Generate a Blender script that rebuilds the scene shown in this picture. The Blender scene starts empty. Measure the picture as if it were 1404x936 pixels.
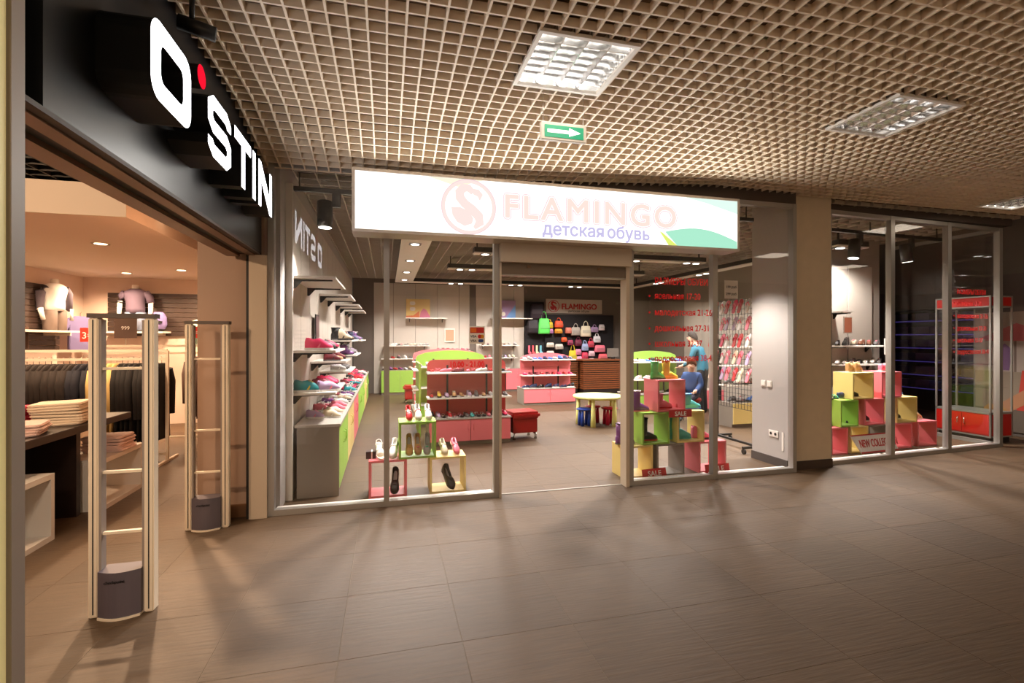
import bpy, math, random
from mathutils import Vector, Matrix
RNG = random.Random(11)
sc = bpy.context.scene
COL = sc.collection
PI = math.pi

# ------------------------------------------------------------------ camera, world, exposure
cd = bpy.data.cameras.new('camera'); cam = bpy.data.objects.new('camera', cd); COL.objects.link(cam)
cam.location = (0, 0, 1.55); cam.rotation_euler = (PI/2, 0, -math.radians(14.46))
cd.sensor_width = 36; cd.lens = 665/1404*36; cd.shift_y = -5.2/1404; cd.clip_start = .02
sc.camera = cam
w = bpy.data.worlds.new('world'); sc.world = w; w.use_nodes = True
w.node_tree.nodes['Background'].inputs[0].default_value = (.9, .75, .6, 1)
w.node_tree.nodes['Background'].inputs[1].default_value = .05
vs = sc.view_settings; vs.view_transform = 'Standard'; vs.look = 'None'; vs.gamma = 1; vs.use_curve_mapping = False
vs.exposure = 0.0
sc.cycles.caustics_reflective = False; sc.cycles.caustics_refractive = False
sc.cycles.max_bounces = 8; sc.cycles.transparent_max_bounces = 16; sc.cycles.sample_clamp_indirect = 4
LAMP_W, SHOP_W, WARM_W, OPP_FILL_W = 5.0, 240.0, 285.0, 44.0           # watts: corridor lamps, shoe shop spots, clothes shop spots, added fill in the unseen opposite shop
LAMP_C, SHOP_C, WARM_C = (1, .84, .66), (1, .92, .85), (1, .67, .41)

def light(kind, loc, power, col, size=.1, rot=(0, 0, 0), angle=100, blend=.6):
    d = bpy.data.lights.new(kind.lower()+'_light', kind); d.energy = power; d.color = col
    if kind == 'AREA': d.shape = 'SQUARE'; d.size = size
    else: d.shadow_soft_size = size
    if kind == 'SPOT': d.spot_size = math.radians(angle); d.spot_blend = blend
    o = bpy.data.objects.new(kind.lower()+'_light', d); COL.objects.link(o); o.location = loc; o.rotation_euler = rot
    return o

# ------------------------------------------------------------------ materials
def lin(c):
    return tuple(((v/255)/12.92 if v/255 <= .04045 else ((v/255+.055)/1.055)**2.4) for v in c)
MATS = {}
def mat(name, col=(200, 200, 200), rough=.5, metal=0, emit=0, noise=0, nscale=8, bump=0, coat=0, stretch=(1, 1, 1), vary=0):
    if name in MATS: return MATS[name]
    m = bpy.data.materials.new(name); m.use_nodes = True; MATS[name] = m
    nt = m.node_tree; N = nt.nodes; L = nt.links; p = N['Principled BSDF']
    c = lin(col)+(1,)
    p.inputs['Base Color'].default_value = c; p.inputs['Roughness'].default_value = rough
    p.inputs['Metallic'].default_value = metal; p.inputs['Coat Weight'].default_value = coat
    if emit:
        p.inputs['Emission Color'].default_value = c; p.inputs['Emission Strength'].default_value = emit
    if noise or bump or vary:
        tc = N.new('ShaderNodeTexCoord'); mp = N.new('ShaderNodeMapping'); tx = N.new('ShaderNodeTexNoise')
        mp.inputs['Scale'].default_value = stretch; tx.inputs['Scale'].default_value = nscale; tx.inputs['Detail'].default_value = 4
        L.new(tc.outputs['Object'], mp.inputs['Vector'])
        oi = N.new('ShaderNodeObjectInfo'); va = N.new('ShaderNodeVectorMath'); va.operation = 'ADD'
        sm = N.new('ShaderNodeMath'); sm.operation = 'MULTIPLY'; sm.inputs[1].default_value = 37
        L.new(oi.outputs['Random'], sm.inputs[0]); L.new(mp.outputs[0], va.inputs[0]); L.new(sm.outputs[0], va.inputs[1])
        L.new(va.outputs[0], tx.inputs['Vector'])
        rp = N.new('ShaderNodeMapRange'); rp.inputs[1].default_value = .3; rp.inputs[2].default_value = .7
        rp.inputs[3].default_value = 1-noise; rp.inputs[4].default_value = 1+noise
        L.new(tx.outputs['Fac'], rp.inputs[0])
        val = rp.outputs[0]
        if vary:
            vr = N.new('ShaderNodeMapRange'); vr.inputs[3].default_value = 1-vary; vr.inputs[4].default_value = 1+vary
            L.new(oi.outputs['Random'], vr.inputs[0])
            mm = N.new('ShaderNodeMath'); mm.operation = 'MULTIPLY'; L.new(val, mm.inputs[0]); L.new(vr.outputs[0], mm.inputs[1]); val = mm.outputs[0]
        mx = N.new('ShaderNodeVectorMath'); mx.operation = 'SCALE'; mx.inputs[0].default_value = c[:3]
        L.new(val, mx.inputs['Scale']); L.new(mx.outputs[0], p.inputs['Base Color'])
        if bump:
            b = N.new('ShaderNodeBump'); b.inputs['Strength'].default_value = bump; b.inputs['Distance'].default_value = .01
            L.new(tx.outputs['Fac'], b.inputs['Height']); L.new(b.outputs[0], p.inputs['Normal'])
    return m
def glow(name, col, s):
    if name in MATS: return MATS[name]
    m = bpy.data.materials.new(name); m.use_nodes = True; MATS[name] = m; nt = m.node_tree
    nt.nodes.remove(nt.nodes['Principled BSDF']); e = nt.nodes.new('ShaderNodeEmission')
    e.inputs[0].default_value = lin(col)+(1,); e.inputs[1].default_value = s
    nt.links.new(e.outputs[0], nt.nodes['Material Output'].inputs[0]); return m
def glass(name, tint=(1, 1, 1), f0=.038):
    if name in MATS: return MATS[name]
    m = bpy.data.materials.new(name); m.use_nodes = True; MATS[name] = m; nt = m.node_tree; N = nt.nodes; L = nt.links
    N.remove(N['Principled BSDF'])
    t = N.new('ShaderNodeBsdfTransparent'); t.inputs[0].default_value = tint+(1,)
    g = N.new('ShaderNodeBsdfGlossy'); g.inputs['Roughness'].default_value = 0
    lw = N.new('ShaderNodeLayerWeight'); lw.inputs[0].default_value = .5
    pw = N.new('ShaderNodeMath'); pw.operation = 'POWER'; pw.inputs[1].default_value = 5
    ma = N.new('ShaderNodeMath'); ma.operation = 'MULTIPLY_ADD'; ma.inputs[1].default_value = 1-f0; ma.inputs[2].default_value = f0
    mx = N.new('ShaderNodeMixShader')
    L.new(lw.outputs['Facing'], pw.inputs[0]); L.new(pw.outputs[0], ma.inputs[0]); L.new(ma.outputs[0], mx.inputs[0])
    L.new(t.outputs[0], mx.inputs[1]); L.new(g.outputs[0], mx.inputs[2]); L.new(mx.outputs[0], N['Material Output'].inputs[0])
    return m
TILE = mat('floor_tile', (82, 62, 41), .56, noise=.16, nscale=9, bump=.35, stretch=(.5, 7, 1), vary=.10)
GROUT = mat('grout', (104, 88, 67), .7)
CEIL = mat('ceiling_lattice', (226, 208, 184), .55)
PLEN = mat('ceiling_void', (120, 100, 82), .9)
ALU = mat('aluminium', (172, 168, 163), .38, .55)
BEIGE = mat('beige_metal', (196, 180, 160), .5, 0)
BRONZE = mat('bronze_metal', (120, 92, 72), .38, .55)
BLACK = mat('black_panel', (17, 17, 19), .32)
BLACKM = mat('black_metal', (20, 19, 19), .45)
WHITE = mat('white_laminate', (228, 222, 214), .45)
WALLW = mat('wall_panel_white', (196, 187, 176), .6, noise=.02)
GREYW = mat('wall_grey', (122, 114, 107), .7, noise=.04)
GREYL = mat('wall_grey_light', (172, 166, 162), .6)
TAN = mat('wall_tan', (214, 196, 170), .65, noise=.03)
BROWN = mat('wall_brown', (62, 47, 37), .6)
PINKW = mat('clothes_shop_wall', (232, 212, 198), .7, noise=.02)
PINK = mat('laminate_pink', (226, 116, 124), .42)
RED = mat('laminate_red', (190, 78, 74), .45)
GREEN = mat('laminate_green', (148, 190, 78), .42)
YEL = mat('laminate_yellow', (228, 204, 130), .42)
GREY = mat('laminate_grey', (138, 128, 118), .45)
GLASS = glass('shop_glass')
CHROME = mat('chrome', (210, 210, 210), .12, 1)
PAL = {'green': GREEN, 'yellow': YEL, 'pink': PINK, 'red': RED, 'grey': GREY, 'white': WHITE}
SC = {'white': (232, 228, 222), 'black': (22, 20, 20), 'pink': (232, 120, 140), 'hot pink': (226, 50, 100), 'red': (186, 30, 36), 'purple': (120, 70, 130), 'lilac': (186, 160, 196),
      'silver': (176, 172, 170), 'navy': (36, 44, 80), 'teal': (26, 140, 150), 'brown': (110, 64, 40), 'tan': (196, 150, 100), 'grey': (100, 96, 96), 'gold': (200, 160, 90), 'mint': (90, 200, 160),
      'burgundy': (110, 28, 40), 'yellow': (232, 200, 60), 'green': (60, 170, 70), 'blue': (60, 110, 190), 'turquoise': (90, 190, 190), 'cream': (226, 210, 180), 'orange': (226, 96, 40)}
def cm(n, rough=.5): return mat('cloth_'+n.replace(' ', '_')+('' if rough == .5 else '_gloss'), SC[n], rough)

# ------------------------------------------------------------------ mesh helpers
class B:
    def __init__(s): s.v = []; s.f = []; s.m = []; s.sm = []
    def add(s, vs, fs, m=0, sm=False):
        k = len(s.v); s.v += [tuple(v) for v in vs]
        for f in fs: s.f.append([i+k for i in f]); s.m.append(m); s.sm.append(sm)
        return s
    def box(s, x0, x1, y0, y1, z0, z1, m=0):
        return s.add([(x0, y0, z0), (x1, y0, z0), (x1, y1, z0), (x0, y1, z0), (x0, y0, z1), (x1, y0, z1), (x1, y1, z1), (x0, y1, z1)],
                     [(3, 2, 1, 0), (4, 5, 6, 7), (0, 1, 5, 4), (1, 2, 6, 5), (2, 3, 7, 6), (3, 0, 4, 7)], m)
    def rings(s, rs, m=0, cap=True, sm=True, closed=True):
        n = len(rs[0]); fs = []
        for i in range(len(rs)-1):
            for j in range(n if closed else n-1):
                a, b = i*n+j, i*n+(j+1) % n; fs.append((a, b, b+n, a+n))
        s.add([p for r in rs for p in r], fs, m, sm)
        if cap and closed:
            k = len(s.v)-n*len(rs)
            s.f.append([k+j for j in range(n)][::-1]); s.m.append(m); s.sm.append(False)
            s.f.append([k+(len(rs)-1)*n+j for j in range(n)]); s.m.append(m); s.sm.append(False)
        return s
    def lathe(s, prof, n=16, c=(0, 0, 0), m=0, cap=True, sx=1, sy=1, sm=True):
        return s.rings([[(c[0]+r*sx*math.cos(2*PI*j/n), c[1]+r*sy*math.sin(2*PI*j/n), c[2]+z) for j in range(n)] for r, z in prof], m, cap, sm)
    def tube(s, pts, r, n=6, m=0, cap=True):
        pts = [Vector(p) for p in pts]; rs = []; up = Vector((0, 0, 1))
        for i, p in enumerate(pts):
            d = (pts[min(i+1, len(pts)-1)]-pts[max(i-1, 0)]).normalized()
            a = d.cross(up if abs(d.z) < .95 else Vector((1, 0, 0))).normalized(); b = d.cross(a)
            rr = r[i] if isinstance(r, (list, tuple)) else r
            rs.append([p+a*rr*math.cos(2*PI*j/n)+b*rr*math.sin(2*PI*j/n) for j in range(n)])
        return s.rings(rs, m, cap)
    def prism(s, poly, f, a, b, m=0):
        """poly: 2d points; f(u, v, d) -> 3d point; a, b depths"""
        n = len(poly); vs = [f(u, v, a) for u, v in poly]+[f(u, v, b) for u, v in poly]
        fs = [list(range(n))[::-1], list(range(n, 2*n))]+[(j, (j+1) % n, n+(j+1) % n, n+j) for j in range(n)]
        return s.add(vs, fs, m)
    def obj(s, name, ms, parent=None, loc=(0, 0, 0), rz=0, bevel=0):
        me = bpy.data.meshes.new(name); me.from_pydata(s.v, [], s.f)
        for q in (ms if isinstance(ms, (list, tuple)) else [ms]): me.materials.append(q)
        me.polygons.foreach_set('material_index', s.m); me.polygons.foreach_set('use_smooth', s.sm); me.update()
        import bmesh
        bm = bmesh.new(); bm.from_mesh(me); bmesh.ops.recalc_face_normals(bm, faces=bm.faces)
        if bevel: bmesh.ops.bevel(bm, geom=bm.edges[:], offset=bevel, segments=2, affect='EDGES', clamp_overlap=True)
        bm.to_mesh(me); bm.free()
        return put(name, me, parent, loc, rz)
def put(name, me, parent=None, loc=(0, 0, 0), rz=0):
    o = bpy.data.objects.new(name, me); COL.objects.link(o); o.parent = parent; o.location = loc; o.rotation_euler = (0, 0, rz); return o
XZ = lambda y: (lambda u, v, d: (u, y+d, v))
YZ = lambda x: (lambda u, v, d: (x+d, u, v))
XY = lambda z: (lambda u, v, d: (u, v, z+d))
def tag(o, label, cat, group=None):
    o['label'] = label; o['category'] = cat
    if group: o['group'] = group
    return o
def thing(name, label, cat, loc=(0, 0, 0), rz=0, group=None):
    o = bpy.data.objects.new(name, None); COL.objects.link(o); o.location = loc; o.rotation_euler = (0, 0, rz); o.empty_display_size = .1
    return tag(o, label, cat, group)
def root(name):
    o = bpy.data.objects.new(name, None); COL.objects.link(o); o['kind'] = 'structure'; return o
def struct(o): o['kind'] = 'structure'; return o
def box(name, m, x0, x1, y0, y1, z0, z1, parent=None, bevel=0): return B().box(x0, x1, y0, y1, z0, z1).obj(name, m, parent, bevel=bevel)
def rrect(x0, x1, y0, y1, r, n=4):
    p = []
    for cx, cy, a in ((x1-r, y1-r, 0), (x0+r, y1-r, 90), (x0+r, y0+r, 180), (x1-r, y0+r, 270)):
        for k in range(n+1):
            t = math.radians(a+90*k/n); p.append((cx+r*math.cos(t), cy+r*math.sin(t)))
    return p
def ring(outer, inner, f, a, b, m=0):
    n = len(outer); q = B()
    vs = [f(*p, a) for p in outer]+[f(*p, a) for p in inner]+[f(*p, b) for p in outer]+[f(*p, b) for p in inner]
    fs = []
    for j in range(n):
        k = (j+1) % n
        fs += [(j, k, n+k, n+j), (2*n+j, 3*n+j, 3*n+k, 2*n+k), (j, 2*n+j, 2*n+k, k), (n+j, n+k, 3*n+k, 3*n+j)]
    return q.add(vs, fs, m)
def text(s, size, m, loc, rz=0, name='lettering', parent=None, ext=.002, bold=0, align='LEFT', sx=1, sp=1, flat=False, rx=PI/2):
    cu = bpy.data.curves.new('t', 'FONT'); cu.body = s; cu.size = size; cu.extrude = ext; cu.align_x = align; cu.resolution_u = 3; cu.space_character = sp
    t = bpy.data.objects.new('t', cu); COL.objects.link(t); bpy.context.view_layer.update()
    me = bpy.data.meshes.new_from_object(t.evaluated_get(bpy.context.evaluated_depsgraph_get())); me.name = name
    bpy.data.objects.remove(t); me.materials.clear()
    if bold:                                       # heavier strokes: the outline spread by the given amount
        V = [tuple(v.co) for v in me.vertices]; P = [tuple(p.vertices) for p in me.polygons]; n = len(V); k = 12 if bold > .01 else 6
        D = [(0, 0)]+[(bold*math.cos(2*PI*i/k), bold*math.sin(2*PI*i/k)) for i in range(k)]
        me = bpy.data.meshes.new(name); me.from_pydata([(x+a, y+b, z*(1+.07*q)) for q, (a, b) in enumerate(D) for x, y, z in V], [], [[i+q*n for i in p] for q in range(k+1) for p in P])
    me.materials.append(m)
    o = put(name, me, parent, loc); o.rotation_euler = (rx, 0, rz); o.scale = (sx, 1, 1); return o
ORD = ['first', 'second', 'third', 'fourth', 'fifth', 'sixth', 'seventh', 'eighth', 'ninth', 'tenth', 'eleventh', 'twelfth', 'thirteenth', 'fourteenth', 'fifteenth', 'sixteenth', 'seventeenth', 'eighteenth', 'nineteenth', 'twentieth']

# ------------------------------------------------------------------ floor
floor = struct(B().box(-7, 21, -4, 15, -.06, -.0012).obj('floor', GROUT))
def tile_mesh(b, x, y):
    e, t = .2988, .2982
    b.add([(x-e, y-e, -.01), (x+e, y-e, -.01), (x+e, y+e, -.01), (x-e, y+e, -.01), (x-e, y-e, -.0006), (x+e, y-e, -.0006), (x+e, y+e, -.0006), (x-e, y+e, -.0006), (x-t, y-t, 0), (x+t, y-t, 0), (x+t, y+t, 0), (x-t, y+t, 0)],
          [(8, 9, 10, 11), (4, 5, 9, 8), (5, 6, 10, 9), (6, 7, 11, 10), (7, 4, 8, 11), (0, 1, 5, 4), (1, 2, 6, 5), (2, 3, 7, 6), (3, 0, 4, 7)])
tb = B(); tile_mesh(tb, 0, 0); t0 = tb.obj('tile', TILE, floor); tile_me = t0.data
cells = []
sy, cy_ = math.sin(math.radians(14.46)), math.cos(math.radians(14.46))
for i in range(-11, 35):
    for j in range(-10, 21):
        x, y = -.227+.6*i+.3, 2.462+.6*j+.3
        dep = x*sy+y*cy_; u = (x*cy_-y*sy)/dep if dep > .3 else 9
        cells.append((0 if (dep > .9 and abs(u) < 1.2) else 1, dep, x, y))
cells.sort(); rest = B()
for k, (fl, dep, x, y) in enumerate(cells):
    if k == 0: t0.location = (x, y, 0)
    elif k < 300: put('tile', tile_me, floor, (x, y, 0))
    else: tile_mesh(rest, x, y)
o = rest.obj('tile_field', TILE, floor); o['kind'] = 'stuff'

# ------------------------------------------------------------------ corridor ceiling lattice
FY = 4.63                                          # glass line of the shoe shop
LAMPS = [(.79, 2.47, 1.0), (3.36, 2.52, .35), (7.18, 3.87, .9), (7.18, .9, 1), (10.5, 1.0, 1)]
ceil = struct(B().box(-1.3, 21, -3.2, 4.7, 3.42, 3.6).obj('ceiling', PLEN))
def cuts(lo, hi, c, axis):
    seg = [(lo, hi)]
    for lx, ly, _ in LAMPS:
        a, b, p, q = (lx, lx+.6, ly, ly+.58) if axis == 0 else (ly, ly+.58, lx, lx+.6)
        if a-.004 < c < b+.004: seg = [s for (l, h) in seg for s in ((l, min(h, p)), (max(l, q), h)) if s[1]-s[0] > .02]
    return seg
cl01 = lambda t_: max(0., min(1., t_))
def sag(x, y): return -.17*cl01((y-3.7)/.9)*cl01((3.4-x)/2.6)
def slat_obj(ax, c, lo, hi, z0, z1):
    brk = sorted({lo, hi, *[q for q in ((3.7,) if ax == 0 else (.8, 3.4)) if lo < q < hi]}); b = B(); rs = []
    for q in brk:
        x, y = (c, q) if ax == 0 else (q, c); dz = sag(x, y); e = .006
        rs.append([(x-e, y, z0+dz), (x+e, y, z0+dz), (x+e, y, z1+dz), (x-e, y, z1+dz)] if ax == 0 else [(x, y-e, z0+dz), (x, y+e, z0+dz), (x, y+e, z1+dz), (x, y-e, z1+dz)])
    b.rings(rs, sm=False).obj('slat', CEIL, ceil)
for i in range(107):
    for lo, hi in cuts(-.6, 4.62, -1.0+.1*i, 0): slat_obj(0, -1.0+.1*i, lo, hi, 3.2, 3.25)
for j in range(53):
    for lo, hi in cuts(-1.04, 9.62, -.58+.1*j, 1): slat_obj(1, -.58+.1*j, lo, hi, 3.2005, 3.2495)
far = box('ceiling_panel', CEIL, 9.7, 21, -3.1, 4.62, 3.2, 3.22, ceil)
near = box('ceiling_panel', CEIL, -1.04, 9.62, -3.1, -.62, 3.2, 3.22, ceil)
TUBE = glow('lamp_tube', (255, 246, 232), 9); TUBE2 = glow('lamp_tube_dim', (255, 240, 225), 1.6)
REFL = mat('lamp_reflector', (225, 225, 225), .15, .9)
LLAB = ['brightest square louvred ceiling lamp above the green arrow sign', 'dimmer square louvred ceiling lamp right of the green arrow sign', 'square louvred ceiling lamp at the right edge above the corridor',
        'square louvred ceiling lamp over the right part of the corridor', 'farthest square louvred ceiling lamp mirrored in the right glass']
for (lx, ly, s), lab in zip(LAMPS, LLAB):
    t = thing('ceiling_lamp', lab, 'lamp', (lx, ly, 3.19), group='square louvred lamps in the corridor ceiling')
    B().box(0, .6, 0, .025, 0, .02).box(0, .6, .555, .58, 0, .02).box(0, .025, .025, .555, 0, .02).box(.575, .6, .025, .555, 0, .02).obj('frame', WHITE, t)
    B().box(.01, .59, .01, .57, .10, .11).box(.01, .02, .01, .57, .02, .1).box(.58, .59, .01, .57, .02, .1).box(.02, .58, .01, .02, .02, .1).box(.02, .58, .56, .57, .02, .1).obj('housing', REFL, t)
    box('diffuser', glow('lamp_diffuser', (255, 246, 235), 1.5) if s > .5 else glow('lamp_diffuser_dim', (255, 236, 215), .28), .025, .575, .025, .555, .092, .098, t)
    for k in range(4):
        x = .09+.14*k
        B().tube([(x, .03, .075), (x, .55, .075)], .014, 8).obj('tube', TUBE if s > .5 else TUBE2, t)
    for k in range(3):
        x = .16+.14*k; B().prism([(x-.012, .05), (x+.012, .05), (x+.003, .01), (x-.003, .01)], lambda u, v, d: (u, d, v), .03, .55).obj('louvre_blade', REFL, t)
    for k in range(6):
        y = .1+.075*k; B().prism([(y-.012, .052), (y+.012, .052), (y+.003, .01), (y-.003, .01)], lambda u, v, d: (d, u, v), .026, .574).obj('louvre_blade', REFL, t)
    light('AREA', (lx+.3, ly+.29, 3.185), LAMP_W*(.55 if s < .5 else 1), LAMP_C, .54)

# ------------------------------------------------------------------ corridor walls out of view and on the right, plus an added lit shop
struct(B().box(-1.3, 0, -3.2, -3.1, 0, 3.55).box(12, 21, -3.2, -3.1, 0, 3.55).box(0, 12, -3.2, -3.1, 2.6, 3.55).obj('wall_opposite', GREYW))
os2 = struct(B().box(0, 12, -5.7, -5.6, 0, 3).box(-.1, 0, -5.6, -3.2, 0, 3).box(12, 12.1, -5.6, -3.2, 0, 3).box(0, 12, -5.6, -3.2, 2.95, 3).box(0, 12, -5.6, -3.2, -.01, 0).obj('wall_added_fill_shop', mat('added_fill_shop_white', (236, 224, 208), .7)))  # made-up shop out of view, added to throw light into the corridor
for x in (0, 3, 6, 9, 12): box('mullion', ALU, x-.03, x+.03, -3.19, -3.11, 0, 2.6, os2)
for x in (1.5, 4.5, 7.5, 10.5): light('AREA', (x, -4.5, 2.93), OPP_FILL_W, LAMP_C, 1.0)  # fill lamps of the added shop, brightening pillar, jambs and ceiling
struct(box('wall_end', GREYW, 20.9, 21, -3.1, 5, 0, 3.55))
wr = struct(B().box(9.6, 9.75, 4.3, 5.95, 0, 3.55).box(9.6, 9.75, 7.5, 12, 0, 3.55).box(9.6, 9.75, 5.95, 7.5, 2.05, 3.55).obj('wall_right', mat('wall_side_corridor', (104, 94, 86), .7)))
struct(box('wall_corner', GREYW, 9.75, 21, 4.7, 4.8, 0, 3.55))
t = thing('mirrored_shop_sign', 'pale cyan lettering mirrored in the right-hand shop glass', 'sign', (15.1, -3.08, 2.75))
text('-free', .62, glow('cyan_sign', (120, 205, 215), 3), (1.4, .01, 0), PI, parent=t, ext=.02, bold=.01)

# ------------------------------------------------------------------ clothes shop front (left)
fas = struct(B().box(-1.3, -1.05, 1.85, 4.6, 2.28, 3.55).box(-1.3, -1.12, 1.66, 1.85, 2.28, 3.55).box(-1.3, -1.05, -3.1, 1.62, 2.6, 3.55).obj('wall_left_fascia', BLACK))
for a, b, z, m in ((-1.09, -1.05, 2.262, BROWN), (-1.155, -1.09, 2.255, BRONZE), (-1.22, -1.155, 2.268, BLACKM), (-1.32, -1.22, 2.245, BRONZE)):
    box('shutter_track', m, a, b, 1.74, 4.6, z, 2.28, fas)
struct(B().box(-1.13, -1.03, 1.685, 1.738, 0, 3.2).obj('trim_1', mat('jamb_grey', (160, 148, 138), .5)))
box('glow_strip', mat('cream_strip_glow', (232, 214, 150), .5, emit=.25), -1.12, -1.04, 1.655, 1.68, 0, 3.2, bpy.data.objects['trim_1'])  # emission stands in for the lit window interior at this edge
tr = struct(B().box(-1.14, -1.0, 4.56, 4.66, 0, 2.26).obj('trim_2', BEIGE)); box('seal', BLACKM, -1.165, -1.14, 4.58, 4.66, 0, 2.26, tr)
wp = struct(box('wall_partition', mat('wall_partition_paint', (168, 140, 122), .6), -1.56, -1.04, 4.66, 14.2, 0, 3.55))
box('skirting', mat('skirting_brown', (120, 82, 52), .5), -1.565, -1.166, 4.645, 4.66, 0, .11, wp)
struct(box('wall_clothes_left', PINKW, -5.2, -5.1, 1.2, 10.1, 0, 3.0))
struct(box('wall_clothes_back', PINKW, -5.1, -1.56, 10, 10.1, 0, 3.0))
struct(box('wall_clothes_front', PINKW, -5.1, -1.9, 1.1, 1.2, 0, 3.0))
cc = struct(B().box(-5.1, -2.2, 4.93, 10, 2.6, 2.88).box(-2.2, -1.56, 6.7, 10, 2.6, 2.88).obj('ceiling_clothes_shop', mat('ceiling_pink_white', (244, 228, 212), .7)))
cd2 = struct(B().box(-5.1, -1.3, 1.2, 10, 3.3, 3.35).obj('ceiling_clothes_dark', mat('ceiling_black', (16, 13, 11), .8)))
for i in range(26): box('slat', BLACKM, -5.1+.15*i-.005, -5.1+.15*i+.005, 1.2, 6.6, 2.89, 2.93, cd2)
for i in range(36): box('slat', BLACKM, -5.1, -1.32, 1.25+.15*i-.005, 1.25+.15*i+.005, 2.89, 2.93, cd2)
SPOTW = glow('warm_downlight', (255, 225, 180), 8)
for k, (x, y, z) in enumerate(((-4.35, 7.2, 2.6), (-3.1, 8.6, 2.6), (-4.1, 9.2, 2.6), (-2.45, 7.6, 2.6), (-3.1, 6.4, 2.6))):
    t = thing('recessed_downlight', f'small round downlight in the pinkish clothes shop ceiling, {["left edge", "right of centre", "nearest the back wall", "beside the brown pilaster", "nearest the entrance"][k]}', 'downlight', (x, y, z), group='round downlights in the clothes shop')
    B().lathe([(.085, -.004), (.085, 0), (.06, 0), (.06, -.004)], 20, cap=False).obj('trim_ring', WHITE, t); B().lathe([(.06, -.003), (.06, -.001)], 20).obj('lens', SPOTW, t)
for x, y, p in ((-4.35, 9.2, .7), (-3.3, 9.2, .8), (-2.3, 9.1, .8), (-4.4, 8.0, .7), (-4.4, 6.6, .6), (-3.2, 6.0, .6)):
    light('SPOT', (x, y, 2.57), WARM_W*p, WARM_C, .07, angle=155)
light('SPOT', (-3.0, 3.6, 2.86), WARM_W*.3, WARM_C, .06, angle=140)
l = light('SPOT', (-3.3, 2.3, 2.74), WARM_W*.75, WARM_C, .06, angle=125); l.rotation_euler = Vector((.35, 1, -.12)).to_track_quat('-Z', 'Y').to_euler()
t = thing('track_spotlight', 'bright warm spotlight under the clothes shop lintel', 'spotlight', (-2.1, 5.6, 2.86))
B().lathe([(.03, -.08), (.045, -.08), (.04, 0), (.0, 0)], 12).obj('housing', BLACKM, t); B().lathe([(.035, -.085), (.035, -.081)], 12).obj('lens', SPOTW, t)
l = light('SPOT', (-2.08, 5.55, 2.72), WARM_W*1.3, WARM_C, .04, angle=85, blend=.5); l.rotation_euler = Vector((1.7, -2.6, -2.7)).to_track_quat('-Z', 'Y').to_euler()

# sign letters
os_ = thing('clothes_shop_sign', 'glowing white O STIN letters with a red dot on the black fascia', 'sign', (-1.05, 0, 0))
LW = glow('sign_letter_white', (250, 250, 255), 8)
F = YZ(0); LSIDE = mat('sign_letter_side', (8, 8, 8), .5)
def front(o):
    o.data.materials.append(LSIDE)
    for p in o.data.polygons:
        if p.normal.x < .7: p.material_index = 1
    return o
D = .18
front(ring(rrect(2.13, 2.52, 2.485, 2.80, .075, 5), rrect(2.215, 2.435, 2.565, 2.72, .035, 5), F, 0, D).obj('letter', LW, os_))
front(B().prism([(2.655+.055*math.cos(k*PI/10), 2.815+.055*math.sin(k*PI/10)) for k in range(20)], F, 0, D).obj('dot', glow('sign_dot_red', (235, 20, 45), 1.3), os_))
def stroke(path, wd):
    L_, R_ = [], []; P = [Vector(p) for p in path]
    for i, p in enumerate(P):
        d1 = (P[i]-P[i-1]).normalized() if i else None; d2 = (P[i+1]-P[i]).normalized() if i < len(P)-1 else None
        d = ((d1 or d2)+(d2 or d1)).normalized(); n = Vector((-d.y, d.x)); c = n.dot(Vector((-(d1 or d2).y, (d1 or d2).x)))
        L_.append(p+n*wd/2/c); R_.append(p-n*wd/2/c)
    return [tuple(p) for p in L_+R_[::-1]]
def stroke_obj(path, wd, f, a, b, m, parent, name='letter'):
    P = stroke(path, wd); n = len(path); q = B()
    for i in range(n-1): q.prism([P[i], P[i+1], P[2*n-2-i], P[2*n-1-i]], f, a, b)
    return q.obj(name, m, parent)
S0, S1, Zb, Zm, Zt = 2.775, 3.075, 2.52, 2.645, 2.77
front(stroke_obj([(S1, Zt-.055), (S1, Zt-.03), (S1-.05, Zt), (S0+.05, Zt), (S0, Zt-.03), (S0, Zm+.03), (S0+.05, Zm), (S1-.05, Zm), (S1, Zm-.03), (S1, Zb+.03), (S1-.05, Zb), (S0+.05, Zb), (S0, Zb+.03), (S0, Zb+.055)], .068, F, 0, D, LW, os_))
front(B().box(0, D, 3.18, 3.53, 2.735, 2.805).box(0, D, 3.32, 3.395, 2.485, 2.735).obj('letter', LW, os_))
front(B().box(0, D, 3.575, 3.65, 2.485, 2.805).obj('letter', LW, os_))
front(B().box(0, D, 3.73, 3.80, 2.485, 2.805).box(0, D, 4.06, 4.13, 2.485, 2.805).prism([(3.8, 2.805), (3.8, 2.68), (4.06, 2.485), (4.06, 2.61)], F, 0, D).obj('letter', LW, os_))
# security camera
t = thing('security_camera', 'small black bullet camera on a bracket above the red dot', 'camera', (-.9, 2.62, 3.2))
B().tube([(0, 0, 0), (0, 0, -.14)], .012).obj('bracket', BLACKM, t); B().tube([(-.06, .0, -.15), (.09, .04, -.17)], .035, 10).obj('body', BLACKM, t)

# window of the clothes shop beside the camera: it shows only as a reflection in the shoe shop glass
wn = root('window_1'); B().box(-1.09, -1.08, -2.9, 1.67, .25, 2.6).obj('pane', GLASS, wn); box('plinth', WHITE, -1.9, -1.1, -2.9, 1.67, 0, .25, wn); box('backing', PINKW, -1.95, -1.9, -2.9, 1.67, .25, 2.6, wn)
light('AREA', (-1.45, .7, 2.55), 80, (1, .8, .6), .5)

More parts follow.
